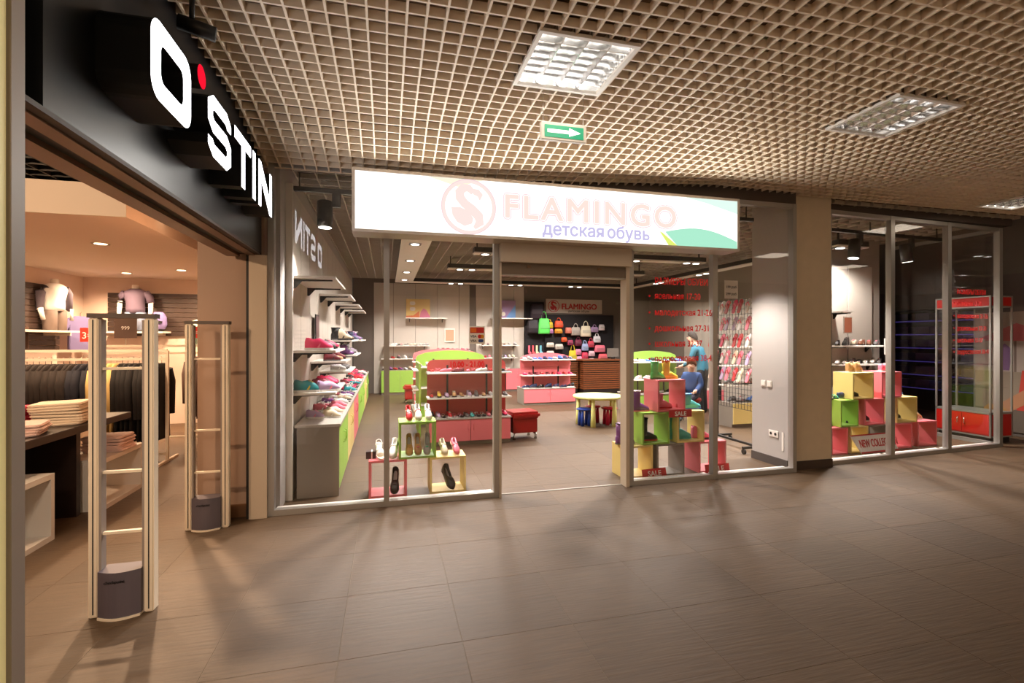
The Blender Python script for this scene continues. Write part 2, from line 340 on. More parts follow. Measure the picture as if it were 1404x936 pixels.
# ------------------------------------------------------------------ figures and mannequins
def figure(name, J, edges, R_, pick, mats_, parent=None, loc=(0, 0, 0), rz=0, sub=2):
    keys = list(J); me = bpy.data.meshes.new('f'); me.from_pydata([J[k] for k in keys], [(keys.index(a), keys.index(b)) for a, b in edges], [])
    o = bpy.data.objects.new('f', me); COL.objects.link(o); o.modifiers.new('s', 'SKIN'); o.modifiers.new('d', 'SUBSURF').levels = sub
    sv = me.skin_vertices[0].data
    for i, k in enumerate(keys):
        r = R_[k]; sv[i].radius = r if isinstance(r, tuple) else (r, r); sv[i].use_root = (k == 'pelvis')
    bpy.context.view_layer.update()
    m2 = bpy.data.meshes.new_from_object(o.evaluated_get(bpy.context.evaluated_depsgraph_get())); bpy.data.objects.remove(o)
    m2.name = name; m2.materials.clear()
    for q in mats_: m2.materials.append(q)
    for p in m2.polygons: p.material_index = pick(p.center); p.use_smooth = True
    return put(name, m2, parent, loc, rz)
BODY_E = [('pelvis', 'waist'), ('waist', 'chest'), ('chest', 'neck'), ('neck', 'head0'), ('head0', 'head1')]+[e for s in 'lr' for e in (('chest', 'sh'+s), ('sh'+s, 'el'+s), ('el'+s, 'wr'+s), ('wr'+s, 'ha'+s), ('pelvis', 'hip'+s), ('hip'+s, 'kn'+s), ('kn'+s, 'an'+s), ('an'+s, 'to'+s))]
BODY_R = {'pelvis': (.15, .11), 'waist': (.13, .095), 'chest': (.16, .11), 'neck': .055, 'head0': (.08, .09), 'head1': (.075, .09)}
for s in 'lr': BODY_R.update({'sh'+s: .065, 'el'+s: .045, 'wr'+s: .032, 'ha'+s: .035, 'hip'+s: .085, 'kn'+s: .06, 'an'+s: .042, 'to'+s: .035})
def standing(h=1.8):
    k = h/1.8
    J = {'pelvis': (0, 0, .95), 'waist': (0, 0, 1.12), 'chest': (0, 0, 1.33), 'neck': (0, 0, 1.52), 'head0': (0, -.01, 1.62), 'head1': (0, -.01, 1.72)}
    for s, q in (('l', -1), ('r', 1)):
        J.update({'sh'+s: (q*.2, 0, 1.42), 'el'+s: (q*.25, .03, 1.14), 'wr'+s: (q*.25, -.04, .9), 'ha'+s: (q*.24, -.06, .82), 'hip'+s: (q*.1, 0, .88), 'kn'+s: (q*.11, -.02, .5), 'an'+s: (q*.11, .02, .09), 'to'+s: (q*.12, -.12, .04)})
    return {a: (x*k, y*k, z*k) for a, (x, y, z) in J.items()}
STRIPE = mat('striped_shirt', (226, 214, 196), .7)
nt = STRIPE.node_tree; wv = nt.nodes.new('ShaderNodeTexWave'); wv.bands_direction = 'Z'; wv.inputs['Scale'].default_value = 5; rp = nt.nodes.new('ShaderNodeValToRGB')
rp.color_ramp.elements[0].position = .5; rp.color_ramp.elements[1].position = .55; rp.color_ramp.elements[0].color = lin((228, 214, 196))+(1,); rp.color_ramp.elements[1].color = lin((96, 70, 56))+(1,)
tcn = nt.nodes.new('ShaderNodeTexCoord'); nt.links.new(tcn.outputs['Object'], wv.inputs[0]); nt.links.new(wv.outputs[0], rp.inputs[0]); nt.links.new(rp.outputs[0], nt.nodes['Principled BSDF'].inputs['Base Color'])
SKINM = mat('mannequin_skin', (226, 200, 172), .5); MWHITE = mat('mannequin_white', (238, 234, 230), .5)
DENIM = mat('denim_pale', (112, 124, 150), .8, noise=.15, nscale=20)
for lab, x, y, top, bot in (('mannequin in a striped shirt mirrored in the shoe shop glass', -1.35, .75, STRIPE, cm('cream')), ('mannequin in a white top and dark trousers mirrored in the shoe shop glass', -1.6, 1.3, cm('white'), cm('black'))):
    o = figure('mannequin', standing(1.72), BODY_E, BODY_R, lambda c: 0 if c.z > 1.46 or (abs(c.x) > .2 and c.z < 1.1) or c.z < .1 else (1 if c.z > .92 else 2), [SKINM, top, bot], None, (x, y, .25), PI/2)
    tag(o, lab, 'mannequin')
def torso(lab, loc, rz, shirt, legs, sleeve, slv=None):
    t = thing('display_torso', lab, 'mannequin', loc, rz)
    rs = [(.14, .10, .30), (.145, .10, .38), (.14, .095, .46), (.165, .11, .56), (.185, .115, .63), (.16, .09, .68), (.075, .06, .72)]
    B().rings([[(a*math.cos(2*PI*j/16), b*math.sin(2*PI*j/16), z) for j in range(16)] for a, b, z in rs]).obj('shirt', shirt, t)
    B().lathe([(.055, .70), (.05, .77), (.045, .79)], 14).obj('neck', MWHITE, t)
    for q in (-1, 1):
        B().tube([(q*.15, 0, .65), (q*.21, 0, .58), (q*.23, 0, .48 if not sleeve else .30)], [.065, .06, .055 if not sleeve else .04], 10).obj('sleeve', slv or shirt, t)
        B().tube([(q*.23, 0, .5 if not sleeve else .31), (q*.235, -.02, .33), (q*.22, -.05, .16)], [.04, .035, .028], 8).obj('arm', MWHITE, t)
        B().rings([[(q*.075+a*math.cos(2*PI*j/12), b*math.sin(2*PI*j/12), z) for j in range(12)] for a, b, z in ((.085, .09, 0), (.09, .095, .15), (.08, .1, .31))]).obj('trouser_leg', legs, t)

torso('headless torso in a mauve tee and pale jeans on the back shelf', (-4.24, 9.82, 1.68), 0, mat('mauve_shirt', (98, 84, 104), .8), DENIM, False)
torso('headless torso in a white top and grey jacket on the left wall shelf', (-4.93, 8.95, 1.66), PI/2*.8, mat('white_shirt', (240, 238, 236), .8), mat('trouser_grey', (110, 96, 90), .8), True, mat('jacket_grey', (92, 84, 96), .8))

# ------------------------------------------------------------------ clothes shop fittings
DARKW = mat('slatwall_dark', (58, 44, 38), .5); WENGE = mat('table_wenge', (40, 28, 24), .4)
sw = thing('slatwall', 'dark brown slatted wall panels behind the mauve torso', 'wall panel', (0, 9.99, 0))
for k in range(9): box('slat', DARKW, -4.72, -1.6, -.03, 0, 1.58+.085*k, 1.655+.085*k, sw)
sw = thing('slatwall', 'dark brown slatted panels on the left wall behind the white torso', 'wall panel', (-5.09, 0, 0))
for k in range(12): box('slat', DARKW, 0, .03, 6.2, 9.3, 1.35+.085*k, 1.425+.085*k, sw)
for lab, a in (('white shelf on the back wall carrying the mauve torso', (-4.7, -3.75, 9.6, 9.955)), ('white shelf on the left wall carrying the white torso', (-5.05, -4.7, 6.3, 9.2))):
    t = thing('wall_shelf', lab, 'shelf', (0, 0, 1.63)); box('board', WHITE, *a, 0, .03, t)
    for q in (.1, .9): y = a[2]+(a[3]-a[2])*q; x = a[0]+(a[1]-a[0])*q; box('bracket', WHITE, *((a[0], a[1], y-.01, y+.01) if a[3]-a[2] > 1 else (x-.01, x+.01, a[2]+.02, a[3])), -.05, 0, t)
# rails with hanging clothes
def rail(lab, x0, x1, y, z, lev=True):
    t = thing('clothes_rail', lab, 'clothes rail', (0, y, 0)); m = mat('rail_cream', (226, 212, 192), .4)
    for x in (x0, x1):
        box('post', m, x-.016, x+.016, -.016, .016, .03, z+.09, t); box('foot', m, x-.016, x+.016, -.3, .3, 0, .03, t)
    box('bar', m, x0, x1, -.014, .014, z-.028, z, t); box('top_bar', m, x0, x1, -.014, .014, z+.075, z+.105, t); box('lower_bar', m, x0, x1, -.012, .012, .09, .115, t)
def coat(name, cat, lab, grp, x, y, z, ln, m, wide=.2, tilt=0):
    t = thing(name, lab, cat, (x, y, z), group=grp); t.rotation_euler = (0, 0, tilt)
    prof = [(.022, .055, -.06), (.03, .10, -.075), (.032, wide, -.14), (.03, wide*.97, -.26), (.028, wide*.9, -.42), (.03, wide*1.02, -ln)]
    B().rings([[(a*math.cos(2*PI*j/12), b*math.sin(2*PI*j/12), zz) for j in range(12)] for a, b, zz in prof]).obj('body', m, t)
    for q in (-1, 1): B().tube([(0, q*wide*.86, -.14), (.006, q*wide*1.12, -.3), (.008, q*wide*1.12, -.14-min(.58, ln-.2))], [.045, .05, .04], 8).obj('sleeve', m, t)
    B().tube([(0, 0, -.06), (0, 0, -.015), (0, .012, .005), (0, 0, .018), (0, -.012, .008)], .003, 5).obj('hanger_hook', CHROME, t)
rail('cream double clothes rail with dark jackets behind the folded shirts', -4.3, -2.66, 6.95, 1.30)
rail('cream clothes rail at the back left of the brown pilaster', -4.0, -1.75, 8.1, 1.34)
cl = [('brown black', (36, 28, 25))]*11+[('navy', (26, 28, 40))]*3+[('cream', (214, 184, 120))]*4+[('black', (22, 19, 20))]*8
for k, (nm, c) in enumerate(cl):
    x = -4.22+1.5*k/(len(cl)-1)
    nth = k if k < 11 else (k-11 if k < 14 else (k-14 if k < 18 else k-18))
    long_ = k >= 14
    coat('hanging_jacket', 'jacket', f'{nm} jacket hanging on the front rail, {ORD[nth]} of its colour from the left', 'jackets on the front clothes rail', x, 6.95, 1.295, (1.0 if k >= 18 else .92) if long_ else .74, mat('jacket_'+nm.replace(' ', '_'), c, .85), .2, RNG.uniform(-.12, .12))
for k in range(9):
    q = k < 3
    coat('hanging_coat', 'coat', ('brown quilted coat' if q else 'long black coat')+f' hanging on the back rail, {ORD[k if q else k-3]} of its kind from the left', 'coats on the back clothes rail', -2.75+.105*k, 8.1, 1.335, .95, mat('coat_brown', (92, 70, 62), .7) if q else mat('coat_black', (20, 18, 19), .8), .22, RNG.uniform(-.15, .15))
# hanging tees on the back wall
def tee(lab, x, y, z, m, rz=0, prt=None):
    t = thing('hanging_tee', lab, 'shirt', (x, y, z), rz)
    P = [(-.075, 0), (.075, 0), (.2, -.05), (.27, -.2), (.2, -.24), (.17, -.17), (.17, -.58), (-.17, -.58), (-.17, -.17), (-.2, -.24), (-.27, -.2), (-.2, -.05)]
    B().prism(P, XZ(0), -.03, .03).obj('cloth', m, t, bevel=.008); B().tube([(0, 0, -.01), (0, 0, .05), (.02, 0, .07)], .004).obj('hanger_hook', CHROME, t); box('peg', CHROME, -.005, .005, 0, 9.95-y, .06, .07, t) if abs(rz) < .1 else None
    if prt: B().box(-.1, .1, -.036, -.031, -.42, -.22).obj('print', prt, t)
tee('mint green tee with a dark print hanging on the back wall', -3.12, 9.55, 1.87, mat('tee_mint', (206, 226, 200), .8), prt=mat('tee_print', (96, 130, 110), .8))
tee('pale blue tee hanging beside the mint tee', -2.68, 9.5, 1.86, mat('tee_blue', (150, 160, 196), .8))
tee('violet shirt hanging on the left wall beside the white torso', -4.86, 9.45, 1.9, mat('tee_violet', (120, 112, 160), .8), PI/3)
t = thing('cap_bag', 'violet rucksack hanging beside the mauve torso', 'bag', (-3.88, 9.8, 1.7)); B().lathe([(.1, 0), (.13, .08), (.12, .22), (.07, .3)], 14, sy=.6).obj('body', mat('bag_violet', (120, 108, 160), .8), t); B().box(-.08, .08, -.09, -.07, .1, .14).obj('pocket', BLACKM, t)
for lab, x, y, z, tx in (('left red price tag with white numerals on the rail', -3.47, 6.95, 1.50, '3=2'), ('right red price tag beside the mint tee', -2.72, 8.1, 1.545, '3=2'), ('dark price card under the white torso', -4.9, 8.1, 1.40, '599'), ('brown price card beside the violet rucksack', -3.62, 8.1, 1.545, '999')):
    t = thing('price_card', lab, 'price card', (x, y, z)); red = 'red' in lab
    s = .105 if red else .14
    box('card', mat('tag_red', (214, 52, 36), .5) if red else mat('card_brown', (84, 62, 52), .5), -s, s, -.004, .004, 0, .17 if red else .3, t); box('stem', CHROME, -.004, .004, -.003, .003, -.1, 0, t)
    text(tx, .11 if red else .07, mat('print_white', (240, 235, 230), .6), (0, -.006, .04 if red else .12), parent=t, align='CENTER', name='numerals')
# table with folded clothes
t = thing('display_table', 'dark wenge display table with folded shirts at the clothes shop entrance', 'table', (0, 0, 0))
box('top', WENGE, -3.6, -2.52, 2.9, 5.75, .74, .80, t, .004); box('end_panel', WENGE, -3.5, -2.6, 5.0, 5.06, 0, .74, t); box('end_panel', WENGE, -3.5, -2.6, 3.1, 3.16, 0, .74, t); box('centre_panel', WENGE, -3.1, -3.04, 3.16, 5.0, 0, .74, t)
def folded(lab, x, y, z, n, m, sx=.17, sy=.13, rz=0):
    t = thing('folded_shirts', lab, 'folded clothes', (x, y, z), rz)
    for k in range(n):
        d = RNG.uniform(-.012, .012)
        B().prism(rrect(-sx, sx, -sy, sy, .04, 3), lambda u, v, dd: (u+d, v+d*.7, dd+.006*math.sin(u*14+k)), k*.024, k*.024+.022).obj('folded_shirt', m, t, bevel=.007)
folded('tall stack of folded cream shirts on the dark table', -2.76, 5.1, .80, 8, mat('fold_cream', (224, 208, 186), .85), .18, .16, .2)
folded('stack of folded hot pink shirts beside the cream stack', -3.15, 4.95, .80, 7, mat('fold_pink', (226, 60, 90), .85), .2, .16)
folded('low stack of pale pink shirts on the near end of the dark table', -2.75, 4.55, .80, 4, mat('fold_blush', (226, 196, 186), .85), .17, .15, .3)
folded('stack of folded blush shirts on the far white cube', -2.62, 5.55, .46, 6, mat('fold_blush', (226, 196, 186), .85), .17, .15)
folded('stack of folded teal shirts on the near white cube', -2.72, 4.05, .51, 5, mat('fold_teal', (30, 120, 100), .85), .15, .13)
def cube(name, lab, m, x0, x1, y0, y1, z0, z1, th=.018, axis='y', grp=None, extra=True):
    t = thing(name, lab, 'display cube', ((x0+x1)/2, (y0+y1)/2, z0), group=grp)
    a, b, h = (x1-x0)/2, (y1-y0)/2, z1-z0
    box('bottom', m, -a, a, -b, b, 0, th, t); box('top', m, -a, a, -b, b, h-th, h, t)
    if axis == 'y': box('side', m, -a, -a+th, -b, b, th, h-th, t); box('side', m, a-th, a, -b, b, th, h-th, t)
    else: box('side', m, -a, a, -b, -b+th, th, h-th, t); box('side', m, -a, a, b-th, b, th, h-th, t)
    return t
cube('open_cube', 'large white open cube at the left end of the dark table', WHITE, -2.95, -2.48, 3.72, 4.5, 0, .51, .04, 'x')
cube('open_cube', 'white open cube beyond the dark table end', WHITE, -2.85, -2.46, 5.12, 5.85, 0, .46, .04, 'x')
t = thing('wall_box', 'small grey box fixed to the left door jamb', 'box', (-1.1, 1.775, 1.05)); box('cover', mat('box_grey', (150, 146, 138), .5), -.05, .03, -.035, .02, 0, .2, t, .008); box('hinge', ALU, -.03, .0, -.04, -.035, .05, .15, t)

# security gates
def gate(lab, x, y):
    t = thing('security_gate', lab, 'security gate', (x, y, 0), group='anti-theft gates at the clothes shop'); m = mat('gate_cream', (238, 222, 198), .45)
    for q in (0, 1):
        s = -1 if q else 1; bx = .315 if q else 0
        box('post', m, min(bx, bx+s*.048), max(bx, bx+s*.048), -.032, .032, 0, 1.66, t, .006)
        a = bx+s*.024; box('groove', BLACKM, a-.003, a+.003, -.0335, .0335, .02, 1.65, t)
        b = bx+s*.054; box('inner_trim', mat('gate_trim', (150, 138, 130), .4), b-.006, b+.006, -.025, .025, 0, 1.65, t)
    box('cap', mat('gate_cap', (84, 72, 64), .5), -.005, .32, -.034, .034, 1.66, 1.685, t)
    for z in (1.37, .79, .45): box('crossbar', m, .06, .255, -.012, .012, z, z+.014, t)
    P = [(.055+.205*k/10, -.05-.035*math.sin(PI*k/10)) for k in range(11)]+[(.26, .05), (.055, .05)]
    B().prism(P, XY(0), .012, .26).obj('base_unit', mat('gate_base', (92, 84, 92), .5), t); B().prism([(a, b-.008 if b < 0 else b) for a, b in P], XY(0), 0, .012).obj('foot_plate', m, t)
    text('checkpoint', .022, mat('print_dark', (30, 28, 32), .6), (.1, -.0875, .205), parent=t, name='marking')
gate('near cream anti-theft gate with a dark grey base', -1.595, 3.2)
gate('far cream anti-theft gate beside the brown pilaster', -1.57, 4.45)

# ------------------------------------------------------------------ shoe shop front
def window(n, x0, x1, z1=3.04, posts=(True, True), par=None, pw=.05):
    r = root(f'window_{n}'); r.parent = par
    B().box(x0+pw/2, x1-pw/2, -.006, .006, .05, z1).obj('pane', GLASS, r)
    for s, x in zip(posts, (x0, x1)):
        if s: box('mullion', ALU, x-pw/2, x+pw/2, -.035, .035, 0, z1+.05, r)
    box('rail', ALU, x0+pw/2, x1-pw/2, -.035, .035, 0, .05, r); box('rail', ALU, x0+pw/2, x1-pw/2, -.03, .03, z1, z1+.05, r)
    box('sill', WHITE, x0+pw/2, x1-pw/2, .036, .12, 0, .035, r)
    return r
def wloc(r, x=0, y=FY): r.location = (x, y, 0); return r
w2 = wloc(window(2, -.975, -.003)); w3 = wloc(window(3, -.003, 1.03, posts=(False, True))); w4 = wloc(window(4, 2.47, 3.49, pw=.06)); w5 = wloc(window(5, 3.49, 4.55, posts=(False, True)))
ang = math.atan2(.2, 3.24)
WR = []
for k, n in enumerate((6, 7, 8)):
    r = window(n, 1.085*k, 1.085*(k+1), 3.06, (k == 0, True), pw=.07); r.location = (5.2, 4.77, 0); r.rotation_euler = (0, 0, ang); WR.append(r)
r = root('window_9'); r.location = (8.45, 5.0, 0); B().box(-.006, .006, .05, 1.45, .05, 3.06).obj('pane', GLASS, r); box('rail', ALU, -.03, .03, .04, 1.45, 0, .05, r); box('rail', ALU, -.03, .03, .04, 1.45, 3.06, 3.11, r); box('mullion', ALU, -.03, .03, 1.45, 1.5, 0, 3.03, r)
dh = struct(B().box(1.055, 2.44, 4.52, 4.7, 2.28, 2.55).obj('door_1_header', BEIGE)); box('shutter_slot', mat('shutter_brown', (112, 98, 84), .5, .3), 1.06, 2.4, 4.58, 4.68, 2.17, 2.28, dh); box('bottom_bar', ALU, 1.06, 2.4, 4.59, 4.66, 2.155, 2.17, dh)
for x in (1.35, 2.1): box('catch', BRONZE, x-.02, x+.02, 4.565, 4.58, 2.235, 2.26, dh)
for x0, x1 in ((1.055, 1.075), (2.4, 2.44)): box('shutter_guide', BEIGE, x0, x1, 4.57, 4.7, 0, 2.28, dh)
struct(B().box(1.08, 2.4, 4.66, 4.68, 0, .006).obj('trim_3', ALU))
bk = struct(B().box(-1.0, 4.57, 4.6, 4.72, 3.09, 3.55).obj('trim_4', mat('bulkhead_brown', (74, 62, 54), .7)))
pl = struct(B().box(4.585, 5.16, 4.68, 5.3, 0, 3.55).obj('wall_pillar', TAN)); box('skirting', BROWN, 4.575, 5.17, 4.665, 4.68, 0, .1, pl); box('side_face', GREYL, 4.575, 4.585, 4.72, 5.3, 0, 3.3, pl); box('skirting', mat('skirting_stone', (70, 64, 62), .4), 4.56, 4.575, 4.72, 5.3, 0, .1, pl)
struct(B().box(5.16, 8.5, 4.84, 5.08, 3.12, 3.55).obj('trim_5', mat('bulkhead_brown')))
for lab, y, z, n in (('white double light switch on the grey pillar face', 5.0, .98, 2), ('white double wall socket low on the grey pillar face', 4.9, .38, 1)):
    t = thing('wall_switch' if n == 2 else 'wall_socket', lab, 'switch' if n == 2 else 'socket', (4.575, y, z))
    for k in range(n):
        q = box('plate', WHITE, -.012, 0, -.04+.1*k, .04+.1*k if n == 2 else .11, -.04, .04, t, .004)
        if n == 1:
            for c in (0, .07): B().lathe([(.018, 0), (.018, .002)], 12).obj('outlet', BLACKM, t, (-.013, c, 0)).rotation_euler = (0, -PI/2, 0)
        else: box('rocker', WHITE, -.017, -.012, -.026+.1*k, .026+.1*k, -.028, .028, t)
box('notice_strip', WHITE, 4.569, 4.574, 4.78, 4.81, .2, .42, pl)

# illuminated shop sign
sg = thing('shop_sign', 'long illuminated white FLAMINGO lightbox above the shoe shop door', 'sign', (0, 4.35, 0))
SX0, SX1, SZ0, SZ1 = -.29, 3.60, 2.46, 3.01
fr = mat('sign_frame', (196, 186, 176), .4, .3)
B().box(SX0, SX1, .02, .25, SZ0, SZ1).obj('case', fr, sg)
ring([(SX0, SZ0), (SX1, SZ0), (SX1, SZ1), (SX0, SZ1)], [(SX0+.025, SZ0+.025), (SX1-.025, SZ0+.025), (SX1-.025, SZ1-.025), (SX0+.025, SZ1-.025)], XZ(0), 0, .02).obj('frame', fr, sg)
B().box(SX0+.025, SX1-.025, .008, .02, SZ0+.025, SZ1-.025).obj('face', glow('sign_face', (255, 250, 244), 1.5), sg)
l = light('AREA', (1.65, 4.335, 2.735), 60, (1, .95, .88), .5, rot=(-PI/2, 0, 0)); l.data.shape = 'RECTANGLE'; l.data.size = 3.8; l.data.size_y = .5
g = XZ(0)
def arcs(cx, cz, r, n=40, a0=0, a1=2*PI, sx=1): return [(cx+r*sx*math.cos(a0+(a1-a0)*k/n), cz+r*math.sin(a0+(a1-a0)*k/n)) for k in range(n+1)]
B().prism([(2.76, SZ0+.026), (2.66, SZ0+.16), (2.69, SZ0+.15), (2.86, SZ0+.026)], g, .0065, .0075).obj('print_stripe', glow('print_lime', (232, 246, 120), 1.0), sg)
gp = [(2.86, SZ0+.026)]+[(2.72+.85*k/12, SZ0+.16+.08*math.sin(k/12*PI)-.06*k/12) for k in range(13)]+[(SX1-.026, SZ0+.026)]
B().prism(gp, g, .0065, .0075).obj('print_swoosh', glow('print_mint', (176, 240, 210), 1.0), sg)
B().prism([(2.95, SZ1-.026), (3.2, SZ1-.07), (SX1-.026, SZ1-.16), (SX1-.026, SZ1-.026)], g, .0065, .0075).obj('print_corner', glow('print_pale_mint', (226, 252, 240), 1.05), sg)
B().prism([(.35, SZ1-.026), (.62, SZ1-.1), (.85, SZ1-.026)], g, .0065, .0075).obj('print_ray', glow('print_pale_yellow', (255, 246, 222), 1.05), sg)
PK1, PK2, PK3 = glow('print_blush', (255, 234, 228), 1.0), glow('print_peach', (255, 232, 222), 1.0), glow('print_rose', (247, 216, 222), 1.0)
ring(arcs(.72, 2.735, .245)[:-1], arcs(.72, 2.735, .215)[:-1], g, .0055, .0065).obj('logo_ring', PK1, sg); ring(arcs(.72, 2.735, .252)[:-1], arcs(.72, 2.735, .245)[:-1], g, .005, .0066).obj('logo_ring', PK3, sg)
def logo(par, cx, cz, r, y, m, d=.001):
    f = XZ(y); q = r/.245
    neck = [(.04, .13), (.0, .17), (-.05, .17), (-.085, .13), (-.08, .08), (-.04, .03), (.03, -.02), (.09, -.08), (.1, -.14), (.05, -.19)]
    W = [.05, .07, .08, .085, .085, .08, .085, .09, .08, .03]; L_, R_ = [], []
    for i, (a, b) in enumerate(neck):
        p, n_ = Vector(neck[max(i-1, 0)]), Vector(neck[min(i+1, len(neck)-1)]); dd = (n_-p).normalized(); nn = Vector((-dd.y, dd.x))
        L_.append(Vector((a, b))+nn*W[i]/2); R_.append(Vector((a, b))-nn*W[i]/2)
    bb = B()
    for i in range(len(neck)-1): bb.prism([(cx+v.x*q, cz+v.y*q) for v in (L_[i], L_[i+1], R_[i+1], R_[i])], f, 0, d)
    bb.obj('logo_neck', m, par)
    body = [(-.16, -.01), (-.08, -.005), (.0, -.04), (.04, -.1), (.03, -.15), (-.04, -.175), (-.11, -.14), (-.15, -.08)]
    B().prism([(cx+a*q, cz+b*q) for a, b in body], f, 0, d).obj('logo_body', m, par)
    B().prism([(cx+a*q, cz+b*q) for a, b in ((.02, .17), (.09, .165), (.13, .12), (.1, .06), (.08, .1), (.04, .115))], f, 0, d).obj('logo_head', m, par)
logo(sg, .72, 2.735, .245, .0058, PK1)
for m_, y_, b_ in ((PK3, .0055, .022), (glow('sign_print_white', (255, 250, 248), 1.2), .0045, .014), (PK2, .0035, .006)):
    text('FLAMINGO', .30, m_, (1.04, y_, 2.665), parent=sg, ext=.0006, bold=b_, sx=1.06, sp=1.2)
LAV = glow('print_lavender', (206, 200, 238), 1.0)
text('детская', .165, LAV, (1.42, .0055, 2.525), parent=sg, ext=.0006, bold=.004); ob = text('обув', .165, LAV, (2.08, .0055, 2.525), parent=sg, ext=.0006, bold=.004)
xs = 2.08+max(v.co.x for v in ob.data.vertices)+.014
B().box(xs, xs+.022, .0049, .0061, 2.521, 2.617).obj('lettering', LAV, sg); ring(rrect(xs+.004, xs+.076, 2.521, 2.582, .029, 5), rrect(xs+.022, xs+.055, 2.541, 2.562, .01, 5), g, .0049, .0061).obj('lettering', LAV, sg)
# arrow sign
ex = thing('exit_sign', 'green exit sign with a white arrow hanging from the ceiling', 'sign', (1.0, 3.1, 2.885))
box('case', WHITE, 0, .33, 0, .03, 0, .118, ex, .004); box('face', mat('exit_green', (40, 158, 120), .4, emit=.35), .025, .305, -.003, 0, .018, .1, ex)
B().prism([(.045, .047), (.2, .047), (.2, .03), (.285, .059), (.2, .088), (.2, .071), (.045, .071)], XZ(0), -.005, -.003).obj('arrow', mat('exit_white', (245, 250, 248), .4, emit=.7), ex)
for x in (.02, .31): B().tube([(x, .015, .118), (x, .015, .315)], .002, 5).obj('wire', CHROME, ex)
# lettering on the glass
VIN = mat('vinyl_red_glow', (200, 22, 24), .5, emit=.25)  # emission added so the red letters look brighter; plain vinyl, not a lamp
for wn_, ox, oz, k in ((w4, 2.76, 0, 1), (WR[2], 2.36, .03, .93)):
    for i, (s, z) in enumerate((('РАЗМЕРЫ ОБУВИ', 2.12), ('ясельная 17-20', 1.965), ('малодетская 21-26', 1.79), ('дошкольная 27-31', 1.62), ('школьная 32-37', 1.455), ('подростковая 38-41', 1.295))):
        text(s, .094*k if i else .1*k, VIN, (ox, -.008, z+oz), parent=wn_, ext=.0004, bold=.0015, sx=.84 if i else .76)
        if i: B().prism(arcs(ox-.06, z+oz+.03, .012, 10)[:-1], XZ(-.008), -.0006, .0006).obj('lettering', VIN, wn_)
text('10.00 - 21.00', .075, VIN, (.575, -.012, 1.27), parent=w3, ext=.0006, bold=.003, sx=.85)
st = B().box(.765, .92, -.012, -.0075, 1.49, 1.66).obj('card_sticker', WHITE, w3)
box('sticker_print', mat('sticker_red', (190, 30, 20), .5), .775, .91, -.0135, -.0122, 1.595, 1.65, w3); box('sticker_print', mat('sticker_orange', (226, 110, 30), .5), .78, .835, -.0145, -.0137, 1.602, 1.642, w3)
for x, c in ((.868, (214, 40, 40)), (.892, (232, 150, 40))): B().prism(arcs(x, 1.562, .019, 14)[:-1], XZ(-.0128), 0, .0004).obj('sticker_print', mat(f'sticker_{c[1]}', c, .5), w3)
B().prism(rrect(.855, .905, 1.505, 1.535, .012), XZ(-.0128), 0, .0004).obj('sticker_print', mat('sticker_blue', (40, 60, 120), .5), w3)
text('VISA', .03, mat('print_dark'), (.778, -.0125, 1.553), parent=w3, ext=.0003, bold=.001); text('VISA', .03, mat('print_dark'), (.778, -.0125, 1.51), parent=w3, ext=.0003, bold=.001)

# ------------------------------------------------------------------ shoe shop shell
wl = struct(box('wall_shop_left', GREYL, -1.03, -.93, 4.75, 14.2, 0, 3.3))
for k in range(14): box('panel', WALLW, -.93, -.9, 5.03+.62*k+.006, 5.03+.62*(k+1)-.006, .0, 3.02, wl)
box('end_post', WHITE, -.93, -.87, 4.99, 5.03, 0, 3.02, wl)
wb = struct(box('wall_shop_back', mat('wall_shop_dark', (104, 94, 86), .7), -.9, 9.5, 14.05, 14.2, 0, 3.3))
for a, b in ((-.35, .17), (.18, .78), (.79, 1.40), (1.41, 2.02), (2.03, 2.33), (2.53, 3.05), (3.06, 3.66), (3.67, 3.98)): box('panel', WALLW, a, b, 14.0, 14.05, 0, 3.08, wb)
wrr = struct(box('wall_shop_right', mat('wall_shop_right_paint', (150, 140, 130), .7), 6.95, 8.1, 6.5, 6.6, 0, 3.3)); box('return', mat('wall_shop_right_paint'), 8.1, 8.2, 6.5, 12, 0, 3.3, wrr)
for k in range(2): box('panel', WALLW, 6.97+.53*k, 7.47+.53*k, 6.47, 6.5, 0, 2.75, wrr)
struct(box('wall_shop_side', mat('wall_shop_dark'), 8.2, 8.3, 12, 14.2, 0, 3.3))
cs = struct(B().box(-1.0, 8.5, 4.72, 14.2, 3.5, 3.55).obj('ceiling_shop', mat('ceiling_shop_void', (70, 64, 58), .9)))
for i in range(48): box('slat', mat('shop_lattice', (176, 164, 150), .6), -.9+.2*i-.006, -.9+.2*i+.006, 4.75, 14.0, 3.2, 3.25, cs)
for j in range(47): box('slat', mat('shop_lattice'), -.92, 8.46, 4.8+.2*j-.006, 4.8+.2*j+.006, 3.2005, 3.2495, cs)
SPOTN = glow('spot_lens', (255, 250, 240), 7)
def beam(lab, x0, x1, y0, y1, spots, z=2.95):
    t = thing('lighting_beam', lab, 'light fixture', (0, 0, z), group='suspended lighting beams in the shoe shop')
    box('body', BLACKM, x0, x1, y0, y1, .02, .1, t); box('soffit', WHITE, x0, x1, y0, y1, 0, .02, t)
    for a in ((x0+.05, y0+.05), (x1-.05, y1-.05)): box('hanger', BLACKM, a[0]-.01, a[0]+.01, a[1]-.01, a[1]+.01, .1, .3, t)
    for x, y in spots:
        q = box('spot_frame', mat('spot_frame_grey', (90, 88, 86), .4), x-.09, x+.09, y-.09, y+.09, -.004, 0, t)
        B().lathe([(.06, -.008), (.06, -.004)], 14).obj('spot_lens', SPOTN, t, (x, y, 0))
